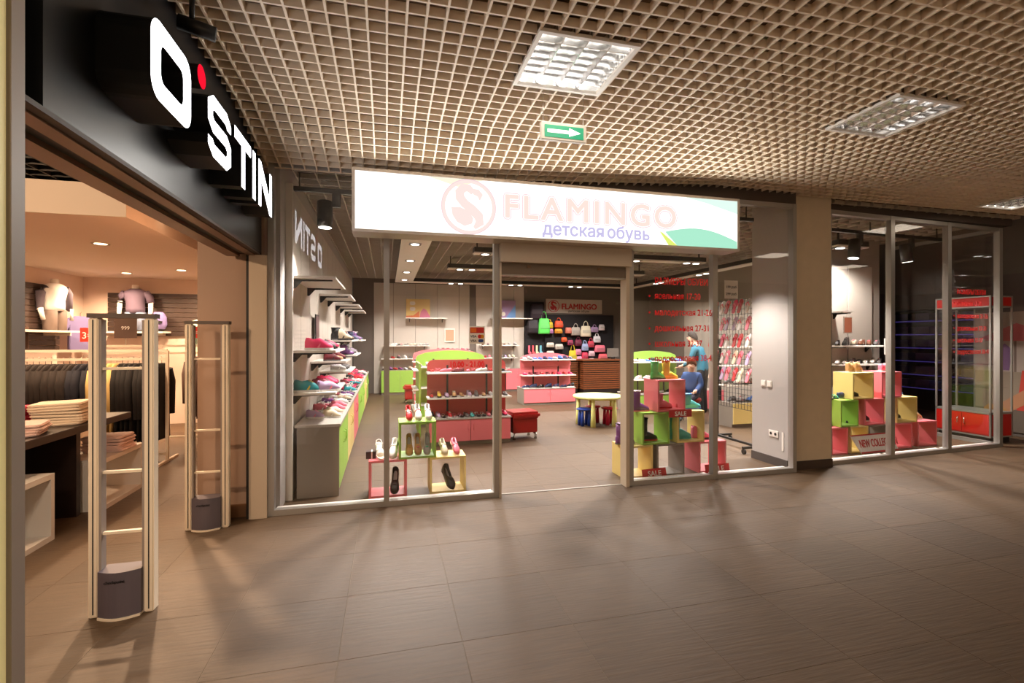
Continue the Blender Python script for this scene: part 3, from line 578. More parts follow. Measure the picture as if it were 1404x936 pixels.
beam('broad white lighting panel with square spots running into the shop, left side', .2, .63, 5.3, 12.4, [(.41, 5.8), (.41, 7.4), (.41, 9.0), (.41, 10.6), (.41, 12.0)])
beam('long lighting beam along the right side of the shop', 6.65, 6.85, 5.9, 12.4, [(6.75, 7.2), (6.75, 7.45), (6.75, 9.2), (6.75, 9.45), (6.75, 11), (6.75, 11.25)])
beam('long lighting beam across the back of the shop', .2, 6.85, 12.4, 12.65, [(1.6, 12.52), (1.85, 12.52), (3.2, 12.52), (3.45, 12.52), (4.9, 12.52), (5.15, 12.52)])
beam('nearest short lighting beam across the shop', 1.4, 5.8, 7.9, 8.1, [(1.6, 8.0), (3.0, 8), (3.25, 8), (4.4, 8.0), (5.45, 8.0), (5.65, 8)])
beam('second lighting beam across the middle of the shop', 1.2, 5.6, 9.8, 10.0, [(1.45, 9.9), (1.7, 9.9), (3.3, 9.9), (4.9, 9.9), (5.15, 9.9)])
beam('short lighting beam with two spots behind the right window', 6.7, 7.3, 5.95, 6.15, [(6.85, 6.05), (7.1, 6.05)])
for x, y in ((.41, 5.8), (.41, 7.4), (.41, 9.0), (.41, 10.6), (.41, 12.2), (6.75, 7.3), (6.75, 9.3), (6.75, 11.1), (1.7, 12.5), (3.3, 12.5), (5.0, 12.5), (1.6, 8.0), (3.1, 8), (4.4, 8), (5.5, 8), (1.6, 9.9), (3.3, 9.9), (5.0, 9.9), (6.98, 6.05)):
    light('SPOT', (x, y, 2.92), SHOP_W, SHOP_C, .06, angle=150)
def track(lab, x0, x1, y, spots, ry=0):
    t = thing('light_track', lab, 'light track', (x0, y, 3.02), ry, group='black spotlight tracks behind the shop glass')
    box('rail', BLACKM, 0, x1-x0, -.02, .02, 0, .045, t)
    for q in (.1, (x1-x0)/2, x1-x0-.1): box('hanger', BLACKM, q-.006, q+.006, -.006, .006, .045, .19, t)
    for x, tl in spots:
        box('adapter', BLACKM, x-.04, x+.04, -.02, .02, -.14, 0, t)
        q = B().lathe([(.075, -.13), (.075, .13), (.06, .14)], 18).obj('spot_head', BLACKM, t, (x-.11, 0, -.22)); q.rotation_euler = (0, math.radians(tl), 0)
        l = B().lathe([(.062, -.134), (.062, -.131)], 16).obj('spot_lens', SPOTN, t, (x-.11, 0, -.22)); l.rotation_euler = (0, math.radians(tl), 0)
        c, s = math.cos(ry), math.sin(ry)
        light('SPOT', (x0+(x-.11)*c-.14*math.sin(math.radians(tl))*c, y+(x-.11)*s, 2.64), SHOP_W*1.3, SHOP_C, .05, rot=(math.radians(-8), math.radians(tl), ry), angle=95, blend=.7)
track('black spotlight track behind the left shop window', -.95, 1.0, 5.25, [(.45, 0), (1.5, 6)])
track('black spotlight track behind the sizes lettering', 2.5, 4.5, 5.2, [(.6, 4), (1.5, -4)])
track('black spotlight track behind the right shop window', 5.2, 8.2, 5.35, [(.3, -8), (1.3, 8), (2.35, -10)], ang)

# ------------------------------------------------------------------ shoes
SOLE_O = [(-.5, .06), (-.46, .11), (-.35, .135), (-.15, .12), (0, .13), (.15, .165), (.28, .18), (.40, .15), (.47, .09), (.5, .03)]
def outline(k=1, n=0): return [(w*k, y) for y, w in SOLE_O]+[(-w*k, y) for y, w in SOLE_O[::-1]]
def upper(b, st, z0, m=0):
    rs = []
    for y, w, h, op in st:
        if op: r = [(-w, y, z0), (-w*1.02, y, z0+h*.55), (-w*.85, y, z0+h), (-w*.66, y, z0+h*.97), (-w*.6, y, z0+.05), (w*.6, y, z0+.05), (w*.66, y, z0+h*.97), (w*.85, y, z0+h), (w*1.02, y, z0+h*.55), (w, y, z0)]
        else: r = [(-w, y, z0), (-w, y, z0+h*.5), (-w*.8, y, z0+h*.82), (-w*.45, y, z0+h*.97), (-w*.15, y, z0+h), (w*.15, y, z0+h), (w*.45, y, z0+h*.97), (w*.8, y, z0+h*.82), (w, y, z0+h*.5), (w, y, z0)]
        rs.append(r)
    return b.rings(rs, m)
LOW = [(-.49, .07, .20, 0), (-.46, .10, .27, 0), (-.42, .12, .28, 1), (-.2, .12, .22, 1), (-.02, .125, .22, 1), (.06, .14, .24, 0), (.2, .165, .22, 0), (.35, .16, .17, 0), (.45, .10, .12, 0), (.485, .04, .06, 0)]
SNK = [(-.49, .07, .26, 0), (-.46, .11, .36, 0), (-.41, .13, .38, 1), (-.2, .13, .31, 1), (-.06, .135, .34, 1), (.02, .14, .36, 0), (.15, .16, .29, 0), (.3, .17, .2, 0), (.42, .12, .15, 0), (.485, .05, .08, 0)]
MID = [(a, w, h*(1.55 if a < .0 else (1.35 if a < .1 else 1)), o_) for a, w, h, o_ in SNK]
def insole(y0=-.44, y1=.03, z=.15):
    return B().prism([(.085*math.sin(2*PI*j/12), (y0+y1)/2+(y1-y0)/2*math.cos(2*PI*j/12)) for j in range(12)], XY(z), 0, .012)
def shaft(b, z0, z1, m=0, top=1):
    R0 = lambda z, a, c, bb: [(a*math.cos(2*PI*j/14), c+bb*math.sin(2*PI*j/14), z) for j in range(14)]
    return b.rings([R0(z0, .135, -.22, .26), R0(z0+.14, .14, -.23, .23), R0((z0+z1)/2+.05, .155, -.235, .225), R0(z1, .185*top, -.235, .25*top), R0(z1, .165*top, -.235, .23*top), R0(z0+.25, .13, -.235, .2)], m, cap=True)
def shoe_parts(kind):
    """{part: (builder, slot)}; slots 0 main, 1 sole, 2 accent"""
    P = {}; so = B(); up = B(); ac = B()
    if kind in ('sneaker', 'mid'):
        so.prism(outline(1.06), XY(0), 0, .09); upper(up, SNK if kind == 'sneaker' else MID, .088)
        for k in range(4):
            y = .03+.045*k; zz = .088+(.36-.54*(y-.02))*(1.35 if kind == 'mid' and y < .06 else 1)+.006; ac.tube([(-.085, y, zz-.035), (0, y, zz+.006), (.085, y, zz-.035)], .014, 5)
        ac.prism([(-.04, .1), (.04, .1), (.11, .25), (.06, .25)], lambda u, v, d: (d, u, v), -.150, .150)
        P = {'sole': so, 'upper': up, 'laces': ac, 'insole': insole(-.43, -.03, .16)}
    elif kind == 'mary':
        so.prism(outline(1.0), XY(0), 0, .045); upper(up, LOW, .044)
        ac.tube([(-.135, .0, .2), (-.1, .0, .29), (0, .01, .32), (.1, .0, .29), (.135, .0, .2)], .022, 6)
        P = {'sole': so, 'upper': up, 'strap': ac, 'insole': insole(-.44, .03, .1)}
    elif kind == 'pump':
        so.prism(outline(.95), lambda u, v, d: (u, v, d+max(0, -.0-v)*.35), 0, .04); so.prism([(-.06, -.48), (.06, -.48), (.05, -.36), (-.05, -.36)], XY(0), 0, .15)
        q = B(); upper(q, LOW, .038); up.v = [(x, y, z+max(0, -y)*.35) for x, y, z in q.v]; up.f, up.m, up.sm = q.f, q.m, q.sm
        ac.box(-.06, .06, .2, .26, .24, .27); q2 = insole(-.44, .03, .1); q2.v = [(x, y, z+max(0, -y)*.35) for x, y, z in q2.v]; P = {'sole': so, 'upper': up, 'bow': ac, 'insole': q2}
    elif kind == 'boot':
        so.prism(outline(1.06), XY(0), 0, .07); upper(up, [s for s in SNK], .068); shaft(up, .09, .72); ac.tube([(.185*math.cos(2*PI*j/14), -.235+.25*math.sin(2*PI*j/14), .71) for j in range(15)], .022, 6)
        P = {'sole': so, 'upper': up, 'cuff': ac}
    elif kind == 'tallboot':
        so.prism(outline(1.06), XY(0), 0, .06); upper(up, [s for s in SNK], .058); shaft(up, .09, 1.02); ac.tube([(.185*math.cos(2*PI*j/14), -.235+.25*math.sin(2*PI*j/14), 1.01) for j in range(15)], .02, 6)
        P = {'sole': so, 'upper': up, 'cuff': ac}
    elif kind == 'sandal':
        so.prism(outline(1.0), XY(0), 0, .06)
        for y, h, wd in ((.22, .15, .17), (.08, .17, .145)): up.rings([[(wd*math.cos(PI*j/8), y+dy, .05+h*math.sin(PI*j/8)) for j in range(9)] for dy in (-.05, .05)], 0, cap=False, closed=False); up.rings([[(wd*.94*math.cos(PI*j/8), y+dy, .05+h*.94*math.sin(PI*j/8)) for j in range(9)] for dy in (-.05, .05)], 0, cap=False, closed=False)
        ac.tube([(-.13, -.1, .06), (-.13, -.25, .2), (-.09, -.42, .24), (0, -.46, .25), (.09, -.42, .24), (.13, -.25, .2), (.13, -.1, .06)], .02, 6); ac.tube([(-.13, -.25, .2), (-.06, -.14, .29), (.06, -.14, .29), (.13, -.25, .2)], .018, 6)
        P = {'sole': so, 'upper': up, 'strap': ac}
    elif kind == 'flip':
        so.prism(outline(1.0), XY(0), 0, .07); up.tube([(-.15, -.02, .07), (-.1, .12, .15), (0, .25, .1), (.1, .12, .15), (.15, -.02, .07)], .028, 6)
        P = {'sole': so, 'strap': up}
    return P
SHOE_ME = {}
KN = {'sneaker': 'trainer', 'mid': 'high-top shoe', 'mary': 'strap shoe', 'pump': 'heeled shoe', 'boot': 'ankle boot', 'tallboot': 'rubber boot', 'sandal': 'sandal', 'flip': 'flip-flop'}
def shoe_mesh(kind):
    if kind not in SHOE_ME:
        b = B()
        for i, (n, q) in enumerate(shoe_parts(kind).items()):
            sl = {'sole': 1, 'upper': 0, 'insole': 3}.get(n, 2) if kind != 'flip' else {'sole': 0, 'strap': 2}[n]
            k = len(b.v); b.v += q.v; b.f += [[j+k for j in f] for f in q.f]; b.m += [sl]*len(q.f); b.sm += q.sm
        o = b.obj('shoe', [WHITE, WHITE, WHITE, mat('insole', (96, 84, 78), .8)]); SHOE_ME[kind] = o.data; bpy.data.objects.remove(o)
    return SHOE_ME[kind]
NSH = [0]
def shoe(kind, loc, rz, L, c, lab, grp=None, big=False, sole=None, acc=None, rx=0):
    cs_ = [cm(c, .35) if kind in ('tallboot', 'pump', 'mary') else cm(c), cm(sole or ('white' if kind in ('sneaker', 'mid') else 'black')), cm(acc or 'white')]; NSH[0] += 1
    if big:
        o = thing('shoe' if 'boot' not in kind else 'boot', lab, 'shoe' if 'boot' not in kind else 'boot', loc, rz, grp)
        for n, q in shoe_parts(kind).items():
            p = q.obj(n, cs_[1] if n == 'sole' else (cs_[0] if n == 'upper' else (mat('insole') if n == 'insole' else cs_[2])), o)
    else:
        o = put('shoe', shoe_mesh(kind), None, loc, rz); tag(o, lab, 'shoe', grp)
        for s, m in zip(o.material_slots, cs_): s.link = 'OBJECT'; s.material = m
    o.scale = (L, L, L); o.rotation_euler = (rx, 0, rz); return o
STUFF = {}
def row(where, p0, p1, n, kinds, cols, L, rz, grp=None, z=None, back=False, side='left', first=0):
    for k in range(n):
        f = k/(n-1) if n > 1 else .5; kd = kinds[RNG.randrange(len(kinds))]; c = cols[RNG.randrange(len(cols))]
        loc = tuple(a+(b-a)*f for a, b in zip(p0, p1))
        ll = L*RNG.uniform(.92, 1.06); r = rz+RNG.uniform(-.15, .15)
        shoe(kd, loc, r, ll, c, f'{c} {KN[kd]}, {ORD[k+first]} from the {side} {where}', grp or f'shoes {where}', acc=RNG.choice(['white', 'black', 'pink', c]), sole=RNG.choice(['white', 'black', 'grey']))
GIRL = ['pink', 'white', 'hot pink', 'red', 'lilac', 'silver', 'purple', 'black', 'burgundy']
BOY = ['black', 'navy', 'grey', 'brown', 'white', 'silver', 'blue']
PALE = ['white', 'silver', 'pink', 'lilac', 'red', 'grey', 'cream']

# ------------------------------------------------------------------ left wall: cabinets, worktop, shelves
def cabinet(lab, col, x0, x1, y0, y1, z1, face='x', nd=2, grp=None):
    """face: 'x' doors on x1, '-y' doors on y0"""
    t = thing('base_cabinet', lab, 'cabinet', (x0, y0, 0), group=grp); m = PAL[col]; w_, d_ = x1-x0, y1-y0
    if face == 'x': box('body', GREY, 0, w_-.02, .002, d_-.002, .06, z1, t); box('plinth', BROWN, .03, w_-.05, .0, d_, 0, .06, t)
    else: box('body', GREY, .002, w_-.002, .02, d_, .06, z1, t); box('plinth', GREY, .0, w_, .04, d_-.03, 0, .06, t)
    for k in range(nd):
        if face == 'x':
            a, b = d_*k/nd+.004, d_*(k+1)/nd-.004; d = box('door', m, w_-.02, w_, a, b, .065, z1-.005, t); y = b-.06 if k == 0 else a+.06
            B().tube([(w_, y, z1*.62), (w_+.025, y, z1*.64), (w_+.025, y, z1*.78), (w_, y, z1*.8)], .005, 6).obj('handle', m, d)
        else:
            a, b = w_*k/nd+.003, w_*(k+1)/nd-.003; d = box('door', m, a, b, 0, .02, .065, z1-.005, t); x = b-.05 if k == 0 else a+.05
            B().tube([(x, 0, z1*.6), (x, -.02, z1*.63), (x, -.02, z1*.77), (x, 0, z1*.8)], .004, 6).obj('handle', m, d)
    return t
seq = ['green', 'yellow', 'pink', 'green', 'green', 'yellow', 'green']
seen = {}
for k, c in enumerate(seq):
    n = seen.get(c, 0); seen[c] = n+1
    lab = {'yellow': ['yellow door cabinet beside the nearest green one', 'farthest yellow door cabinet along the left wall'], 'pink': ['pink door cabinet in the row along the left wall'], 'green': ['nearest green door cabinet of the row along the left wall', 'green door cabinet right behind the pink one, left wall', 'middle green door cabinet of the row along the left wall', 'farthest green door cabinet of the row along the left wall']}[c][n]
    cabinet(lab, c, -.84, -.455, 5.06+1.1*k, 5.06+1.1*(k+1), .68, grp='cabinets along the left wall')
t = thing('worktop', 'long grey worktop over the row of left wall cabinets', 'worktop'); box('top', mat('worktop_grey', (176, 170, 162), .35), -.86, -.44, 5.03, 12.76, .68, .705, t)
tag(box('side_screen', GREY, -.84, -.455, 5.03, 5.056, 0, .678, None, .003), 'plain grey end board closing the left wall cabinets at the window', 'board')
SHELVES = []
def shelf(lab, x0, x1, y0, y1, z, grp, ax='x'):
    t = thing('wall_shelf', lab, 'shelf', ((x0+x1)/2, (y0+y1)/2, z), group=grp); a, b = (x1-x0)/2, (y1-y0)/2
    box('board', WHITE, -a, a, -b, b, 0, .025, t, .003)
    for q in (-1, 1):
        if ax == 'x': B().prism([(-a, 0), (a*.8, 0), (a*.8, -.012), (-a*.6, -.02), (-a+.02, -.09), (-a, -.09)], lambda u, v, d: (u, d, v), q*b*.8-.008, q*b*.8+.008).obj('bracket', BLACKM, t)
        else: B().prism([(b, 0), (-b*.8, 0), (-b*.8, -.012), (b*.6, -.02), (b-.02, -.09), (b, -.09)], lambda u, v, d: (d, u, v), q*a*.8-.008, q*a*.8+.008).obj('bracket', BLACKM, t)
for k, (a, b, nm) in enumerate(((5.08, 6.2, 'nearest'), (7.1, 8.2, 'second'), (9.2, 10.3, 'third'), (11.2, 12.3, 'farthest'))):
    shelf(f'{nm} empty white shelf high on the left wall', -.9, -.49, a, b, 2.13, 'high shelves on the left wall')
for lab, a, b, z, kd, cl_, L in (('white shelf with a pink trainer, nearest on the left wall', 5.08, 6.2, 1.40, ['sneaker'], ['hot pink', 'grey', 'burgundy'], .24),
        ('low white shelf with a teal trainer, nearest on the left wall', 5.08, 6.2, .985, ['sneaker'], ['burgundy', 'hot pink', 'lilac'], .23),
        ('white shelf with brown shoes in the second bay of the left wall', 6.3, 7.1, 1.235, ['sneaker', 'mary'], ['brown', 'tan', 'burgundy'], .22),
        ('white shelf with grey shoes in the third bay of the left wall', 7.1, 8.2, 1.06, ['mary', 'sneaker'], ['grey', 'black', 'silver'], .22),
        ('white shelf with cream and black boots on the left wall', 7.3, 8.9, 1.49, ['mid', 'boot'], ['black', 'brown', 'grey'], .24),
        ('white shelf with purple shoes far along the left wall', 8.5, 9.9, 1.24, ['sneaker', 'boot'], ['black', 'grey', 'purple'], .23),
        ('farthest white shelf with boots on the left wall', 10.0, 12.2, 1.48, ['boot'], ['black', 'grey', 'purple', 'navy'], .24)):
    shelf(lab, -.9, -.49, a, b, z, 'shoe shelves on the left wall')
    wh = 'on the '+' '.join(lab.split()[:6]); n = int((b-a)/.22)
    nm = {1.40: 'on the nearest upper left shelf', .985: 'on the nearest low left shelf', 1.235: 'on the second left bay shelf', 1.06: 'on the third left bay shelf', 1.49: 'on the left boot shelf', 1.24: 'on the far purple shoe shelf', 1.48: 'on the farthest left boot shelf'}[z]
    if z == 1.40:
        shoe('sneaker', (-.66, 5.2, z+.025), -PI/2-.1, .27, 'hot pink', 'hot pink trainer with a white sole at the front of the upper left shelf', big=True, acc='pink')
        a += .25; n -= 1
    if z == .985:
        shoe('sneaker', (-.76, 5.17, z+.025), -PI/2+.1, .27, 'teal', 'teal trainer with yellow laces on the low left shelf', big=True, acc='yellow')
        shoe('sneaker', (-.57, 5.22, z+.025), -PI/2+.5, .24, 'lilac', 'lilac trainer beside the teal one on the low left shelf', big=True, acc='pink'); a += .3; n -= 1
    row(nm, (-.66, a+.12, z+.025), (-.66, b-.12, z+.025), n, kd, cl_, L, -PI/2+.2, side='front')
shoe('mid', (-.62, 7.42, 1.515), -PI/2+.1, .27, 'cream', 'cream and black high-top boot on the left boot shelf', big=True, sole='black', acc='black')
for k in range(28):
    y = 5.45+7.2*k/28
    for q, x in enumerate((-.73, -.56)):
        c = RNG.choice(['white', 'lilac', 'silver', 'pink', 'cream', 'purple'] if k < 9 else ['burgundy', 'black', 'teal', 'grey', 'hot pink', 'white', 'red']); kd = RNG.choice(['mary', 'sandal', 'sneaker'])
        nm = ORD[k] if k < 20 else 'twenty-'+ORD[k-20]
        shoe(kd, (x, y, .705), -PI/2+RNG.uniform(-.2, .4), .19, c, f'{c} {KN[kd]} on the left worktop, {nm} from the front, '+('wall row' if q == 0 else 'aisle row'), 'shoes on the left worktop', acc=RNG.choice(['white', 'pink', c]))
for lab, x, y, z, w_, h_, m, rz in (('dark framed notice leaning behind the pink trainer', -.86, 6.55, 1.50, .3, .34, mat('notice_dark', (110, 84, 84), .5), PI/2),):
    t = thing('framed_notice', lab, 'notice', (x, y, z), rz); box('frame', BLACKM, -w_/2, w_/2, -.012, .0, 0, h_, t); box('sheet', m, -w_/2+.02, w_/2-.02, -.014, -.012, .02, h_-.02, t)

# ------------------------------------------------------------------ back wall fittings
cabinet('green two-door cabinet at the back wall, left of the red pouf', 'green', -.15, .84, 13.55, 13.98, .66, '-y', grp='cabinets at the back wall')
cabinet('yellow cabinet at the back wall behind the red gondola', 'yellow', .86, 1.9, 13.55, 13.98, .66, '-y', grp='cabinets at the back wall')
cabinet('pink cabinet at the back wall right of the gondolas', 'pink', 2.6, 3.1, 13.55, 13.98, .66, '-y', 1, grp='cabinets at the back wall')
cabinet('narrow green cabinet at the back wall beside the pink one', 'green', 3.12, 3.3, 13.55, 13.98, .66, '-y', 1, grp='cabinets at the back wall')
cabinet('second pink cabinet at the back wall near the counter', 'pink', 3.32, 4.1, 13.55, 13.98, .66, '-y', 2, grp='cabinets at the back wall')
for lab, x0, x1, z in (('upper left shelf of white shoes on the back wall', -.1, 1.15, 1.31), ('lower left shelf of mixed shoes on the back wall', -.15, 1.6, .95), ('short shelf of red shoes on the back wall behind the gondolas', 1.35, 2.3, 1.17), ('upper right shelf of shoes on the back wall', 2.6, 3.75, 1.31), ('lower right shelf of shoes on the back wall', 2.55, 3.7, .95)):
    shelf(lab, x0, x1, 13.65, 14.0, z, 'shoe shelves on the back wall', 'y')
for lab, x0, x1, z in (('high shelf under the yellow picture on the back wall', .5, 1.65, 2.08), ('high shelf under the blue picture on the back wall', 2.95, 4.15, 2.10)): shelf(lab, x0, x1, 13.65, 14.0, z, 'picture shelves on the back wall', 'y')
row('on the upper left back shelf', (0, 13.8, 1.335), (1.05, 13.8, 1.335), 7, ['sandal', 'mary'], ['white', 'silver', 'black', 'cream'], .21, PI/2+.4)
row('on the lower left back shelf', (0, 13.8, .975), (1.45, 13.8, .975), 10, ['sneaker', 'mary'], PALE, .2, PI+.3)
row('on the green back cabinet', (-.05, 13.78, .665), (.78, 13.78, .665), 7, ['sneaker', 'mary'], PALE+['purple'], .2, PI+.5)
row('on the short red back shelf', (1.42, 13.8, 1.195), (2.25, 13.8, 1.195), 7, ['mary', 'sandal'], ['red', 'pink', 'burgundy'], .2, PI+.4)
row('on the upper right back shelf', (2.68, 13.8, 1.335), (3.65, 13.8, 1.335), 7, ['mary', 'sneaker'], ['grey', 'silver', 'brown', 'cream'], .19, PI)
row('on the lower right back shelf', (2.64, 13.8, .975), (3.6, 13.8, .975), 9, ['mary', 'sneaker'], PALE, .19, PI)
t = thing('picture', 'square yellow and pink picture on a high shelf, back wall', 'picture', (.52, 13.85, 2.105)); box('canvas', mat('pic_yellow', (220, 186, 110), .7), 0, .66, 0, .04, 0, .53, t)
B().prism([(.36, 0), (.4, .18), (.48, .27), (.56, .22), (.66, .05), (.66, 0)], XZ(0), -.004, 0).obj('print', mat('pic_pink', (206, 110, 140), .7), t); B().prism([(0, .0), (0, .06), (.2, .07), (.36, .2), (.36, 0)], XZ(0), -.003, 0).obj('print', mat('pic_orange', (212, 110, 60), .7), t)
for z in (.2, .36): B().prism(rrect(.1, .25, z, z+.1, .04), XZ(0), -.004, 0).obj('print', mat('pic_white', (226, 216, 200), .7), t)
t = thing('picture', 'square violet and blue picture on a high shelf, back wall', 'picture', (3.08, 13.85, 2.125)); box('canvas', mat('pic_violet', (160, 132, 168), .7), 0, .6, 0, .04, 0, .52, t)
B().prism([(.3, .0), (.6, .4), (.6, .0)], XZ(0), -.003, 0).obj('print', mat('pic_blue', (110, 150, 200), .7), t)
for x, z in ((.06, .03), (.17, .06), (.08, .16)): B().prism(rrect(x, x+.12, z, z+.12, .05), XZ(0), -.005, 0).obj('print', mat('pic_white'), t)
for lab, x, y, z, rz in (('small orange notice card on the white back wall', 1.75, 13.98, 1.42, 0),):
    t = thing('notice_card', lab, 'notice', (x, y, z), rz); box('card', WHITE, -.15, .15, -.012, 0, 0, .4, t); box('sheet', mat('notice_orange', (224, 150, 120), .6), -.12, .12, -.015, -.012, .04, .36, t)

# ------------------------------------------------------------------ gondolas
def gondola(lab, col, x0, x1, y0, tops=1.22, m2=None, scal=False, arch=.07):
    t = thing('shoe_gondola', lab, 'shelf unit', (x0, y0, 0)); w_ = x1-x0; m = PAL[col]; mb = m2 or m
    box('body', GREY, 0, w_, .02, .62, .05, .37, t); box('plinth', GREY, 0, w_, .03, .6, 0, .05, t); box('counter', mat('worktop_grey'), -.01, w_+.01, -.01, .63, .37, .385, t)
    for k in range(2):
        d = box('door', m, w_*k/2+.003, w_*(k+1)/2-.003, 0, .02, .055, .365, t); x = w_/2+(-.04 if k == 0 else .04)
        B().tube([(x, 0, .22), (x, -.015, .225), (x, -.015, .3), (x, 0, .305)], .004, 6).obj('handle', m, d)
    P = [(0, .385), (w_, .385)]+[(w_-.09+.09*math.cos(a), tops-.09+.09*math.sin(a)) for a in (0, PI/6, PI/3, PI/2)]+[(w_*(1-k/8), tops+arch*math.sin(PI*k/8)) for k in range(1, 8)]+[(.09-.09*math.sin(a), tops-.09+.09*math.cos(a)) for a in (0, PI/6, PI/3, PI/2)]
    B().prism(P, XZ(.33), 0, .03).obj('back_panel', mb, t)
    for x in (w_*.25, w_*.75): box('upright', BLACKM, x-.014, x+.014, .318, .33, .385, tops-.08, t)
    for z in (.665, 1.025): box('shelf_board', WHITE, -.02, w_+.02, .0, .318, z, z+.018, t)
    if scal:
        for k in range(9): B().prism([(w_*k/9, .98), (w_*k/9, .9), (w_*(k+.5)/9, .85), (w_*(k+1)/9, .9), (w_*(k+1)/9, .98)], XZ(.3), 0, .006).obj('scallop', PAL['pink'], t)
    return t
gondola('red and pink gondola in the middle of the shop, nearest', 'pink', .58, 1.78, 6.98, m2=RED, arch=.0)
gondola('green gondola behind the nearest red one', 'green', .5, 1.75, 8.5, 1.25)
gondola('pink gondola behind the green one at mid shop', 'pink', .55, 1.95, 10.4, 1.24)
gondola('pink gondola with scalloped edging left of the wooden counter', 'pink', 3.04, 4.29, 10.67, 1.12, scal=True)
gondola('green gondola behind the boot display cubes', 'green', 4.85, 6.1, 9.0, 1.2)
box_ = None
t = thing('side_panel_unit', 'green open side shelf behind the red gondola', 'shelf unit', (.42, 7.66, 0)); box('back_panel', GREEN, .06, .09, 0, .8, 0, 1.15, t)
for z in (.4, .72, 1.02): box('shelf_board', WHITE, -.02, .06, .05, .75, z, z+.018, t)
row('on the counter of the red gondola', (.64, 7.13, .386), (1.72, 7.13, .386), 14, ['sneaker', 'mary', 'sandal'], PALE+['hot pink', 'turquoise', 'black'], .17, PI+.1)
row('on the middle shelf of the red gondola', (.63, 7.14, .684), (1.73, 7.14, .684), 11, ['mary', 'sneaker'], ['pink', 'red', 'grey', 'tan', 'yellow', 'silver', 'lilac'], .17, PI)
row('on the top shelf of the red gondola', (.66, 7.14, 1.044), (1.72, 7.14, 1.044), 7, ['mary', 'sandal'], ['red', 'black', 'white', 'pink', 'burgundy'], .2, PI/2+.2)
row('on the top shelf of the green gondola behind', (.56, 8.66, 1.044), (1.7, 8.66, 1.044), 9, ['mary', 'sneaker'], ['white', 'grey', 'silver', 'black'], .18, PI+.3)
row('on the top shelf of the mid-shop pink gondola', (.6, 10.56, 1.044), (1.9, 10.56, 1.044), 9, ['mary', 'sneaker'], ['white', 'red', 'grey', 'pink'], .18, PI+.3)
row('on the top shelf of the scalloped gondola', (3.1, 10.82, 1.044), (4.22, 10.82, 1.044), 10, ['sneaker', 'mary'], ['blue', 'white', 'navy', 'silver'], .18, PI+.2)
row('on the middle shelf of the scalloped gondola', (3.1, 10.82, .684), (4.22, 10.82, .684), 9, ['mary'], ['red', 'hot pink', 'burgundy'], .18, PI+.2)
row('on the counter of the scalloped gondola', (3.1, 10.8, .386), (4.22, 10.8, .386), 7, ['mary', 'sneaker'], ['black', 'navy'], .2, PI/2+.3)
row('on the top shelf of the right green gondola', (4.9, 9.16, 1.044), (6.04, 9.16, 1.044), 9, ['sneaker', 'mary'], BOY, .19, PI+.3)
row('on the middle shelf of the right green gondola', (4.9, 9.16, .684), (6.04, 9.16, .684), 7, ['sneaker', 'mary'], BOY, .19, PI/2+.2)
row('on the counter of the right green gondola', (4.9, 9.16, .386), (6.04, 9.16, .386), 6, ['sneaker', 'mary'], BOY, .19, PI/2+.2)

# ------------------------------------------------------------------ furniture
def pouf(lab, x, y, w_, rz=0):
    t = thing('pouf_bench', lab, 'bench', (x, y, 0), rz); m = mat('leather_red', (158, 26, 24), .32); a = w_/2
    box('seat_pad', m, -a-.02, a+.02, -.21, .21, .31, .42, t, .035); box('body', m, -a+.02, a-.02, -.17, .17, .1, .31, t, .01)
    for p, q in ((-1, -1), (1, -1), (-1, 1), (1, 1)): B().tube([(p*(a-.06), q*.12, .1), (p*(a-.04), q*.14, .05), (p*(a-.045), q*.14, 0)], [.02, .016, .026], 8).obj('leg', CHROME, t)
pouf('red leather pouf bench beside the nearest gondola', 2.03, 7.28, .44, .1)
pouf('red leather pouf bench in front of the green back cabinet', .62, 11.8, .46)
t = thing('play_table', "round pale lime children's table near the door", 'table', (3.66, 8.05, 0)); LIME = mat('plastic_lime', (226, 226, 140), .45)
B().lathe([(.40, .47), (.43, .48), (.44, .505), (.43, .52), (.0, .522)], 36).obj('top', LIME, t)
for k in range(5):
    a = .3+2*PI*k/5; x, y = .34*math.cos(a), .34*math.sin(a); B().lathe([(.048, 0), (.04, .2), (.03, .47)], 12).obj('leg', LIME, t, (x, y, 0))
def stool(lab, x, y, c):
    t = thing('play_stool', lab, 'stool', (x, y, 0)); m = mat(f'plastic_{c[0]}_{c[2]}', c, .4)
    B().lathe([(.11, .27), (.14, .28), (.145, .295), (.13, .305), (0, .305)], 20).obj('seat', m, t)
    for k in range(4): a = PI/4+PI/2*k; B().lathe([(.036, 0), (.03, .15), (.022, .27)], 10).obj('leg', m, t, (.09*math.cos(a), .09*math.sin(a), 0))
stool("blue children's stool tucked under the lime table", 3.38, 7.98, (28, 60, 150)); stool("left red children's stool tucked under the lime table", 3.66, 8.25, (170, 22, 48)); stool("right red children's stool tucked under the lime table", 3.86, 7.98, (180, 26, 54))
def counter(lab, x0, x1, y0, y1, z1, n):
    t = thing('slatted_counter', lab, 'counter', (x0, y0, 0)); w_, d_ = x1-x0, y1-y0; box('carcass', mat('counter_dark', (30, 18, 14), .5), .02, w_-.02, .02, d_, 0, z1-.04, t)
    for k in range(n):
        z = .14+(z1-.2)*k/n; box('slat', mat('counter_slat', (130, 72, 38), .4, noise=.2, nscale=6, stretch=(1, 1, 8)), 0, w_, 0, .02, z, z+(z1-.2)/n*.62, t); box('slat', mat('counter_slat'), 0, .02, .02, d_, z, z+(z1-.2)/n*.62, t)
    box('top', mat('counter_top', (120, 66, 36), .35), -.03, w_+.03, -.03, d_+.02, z1-.04, z1, t)
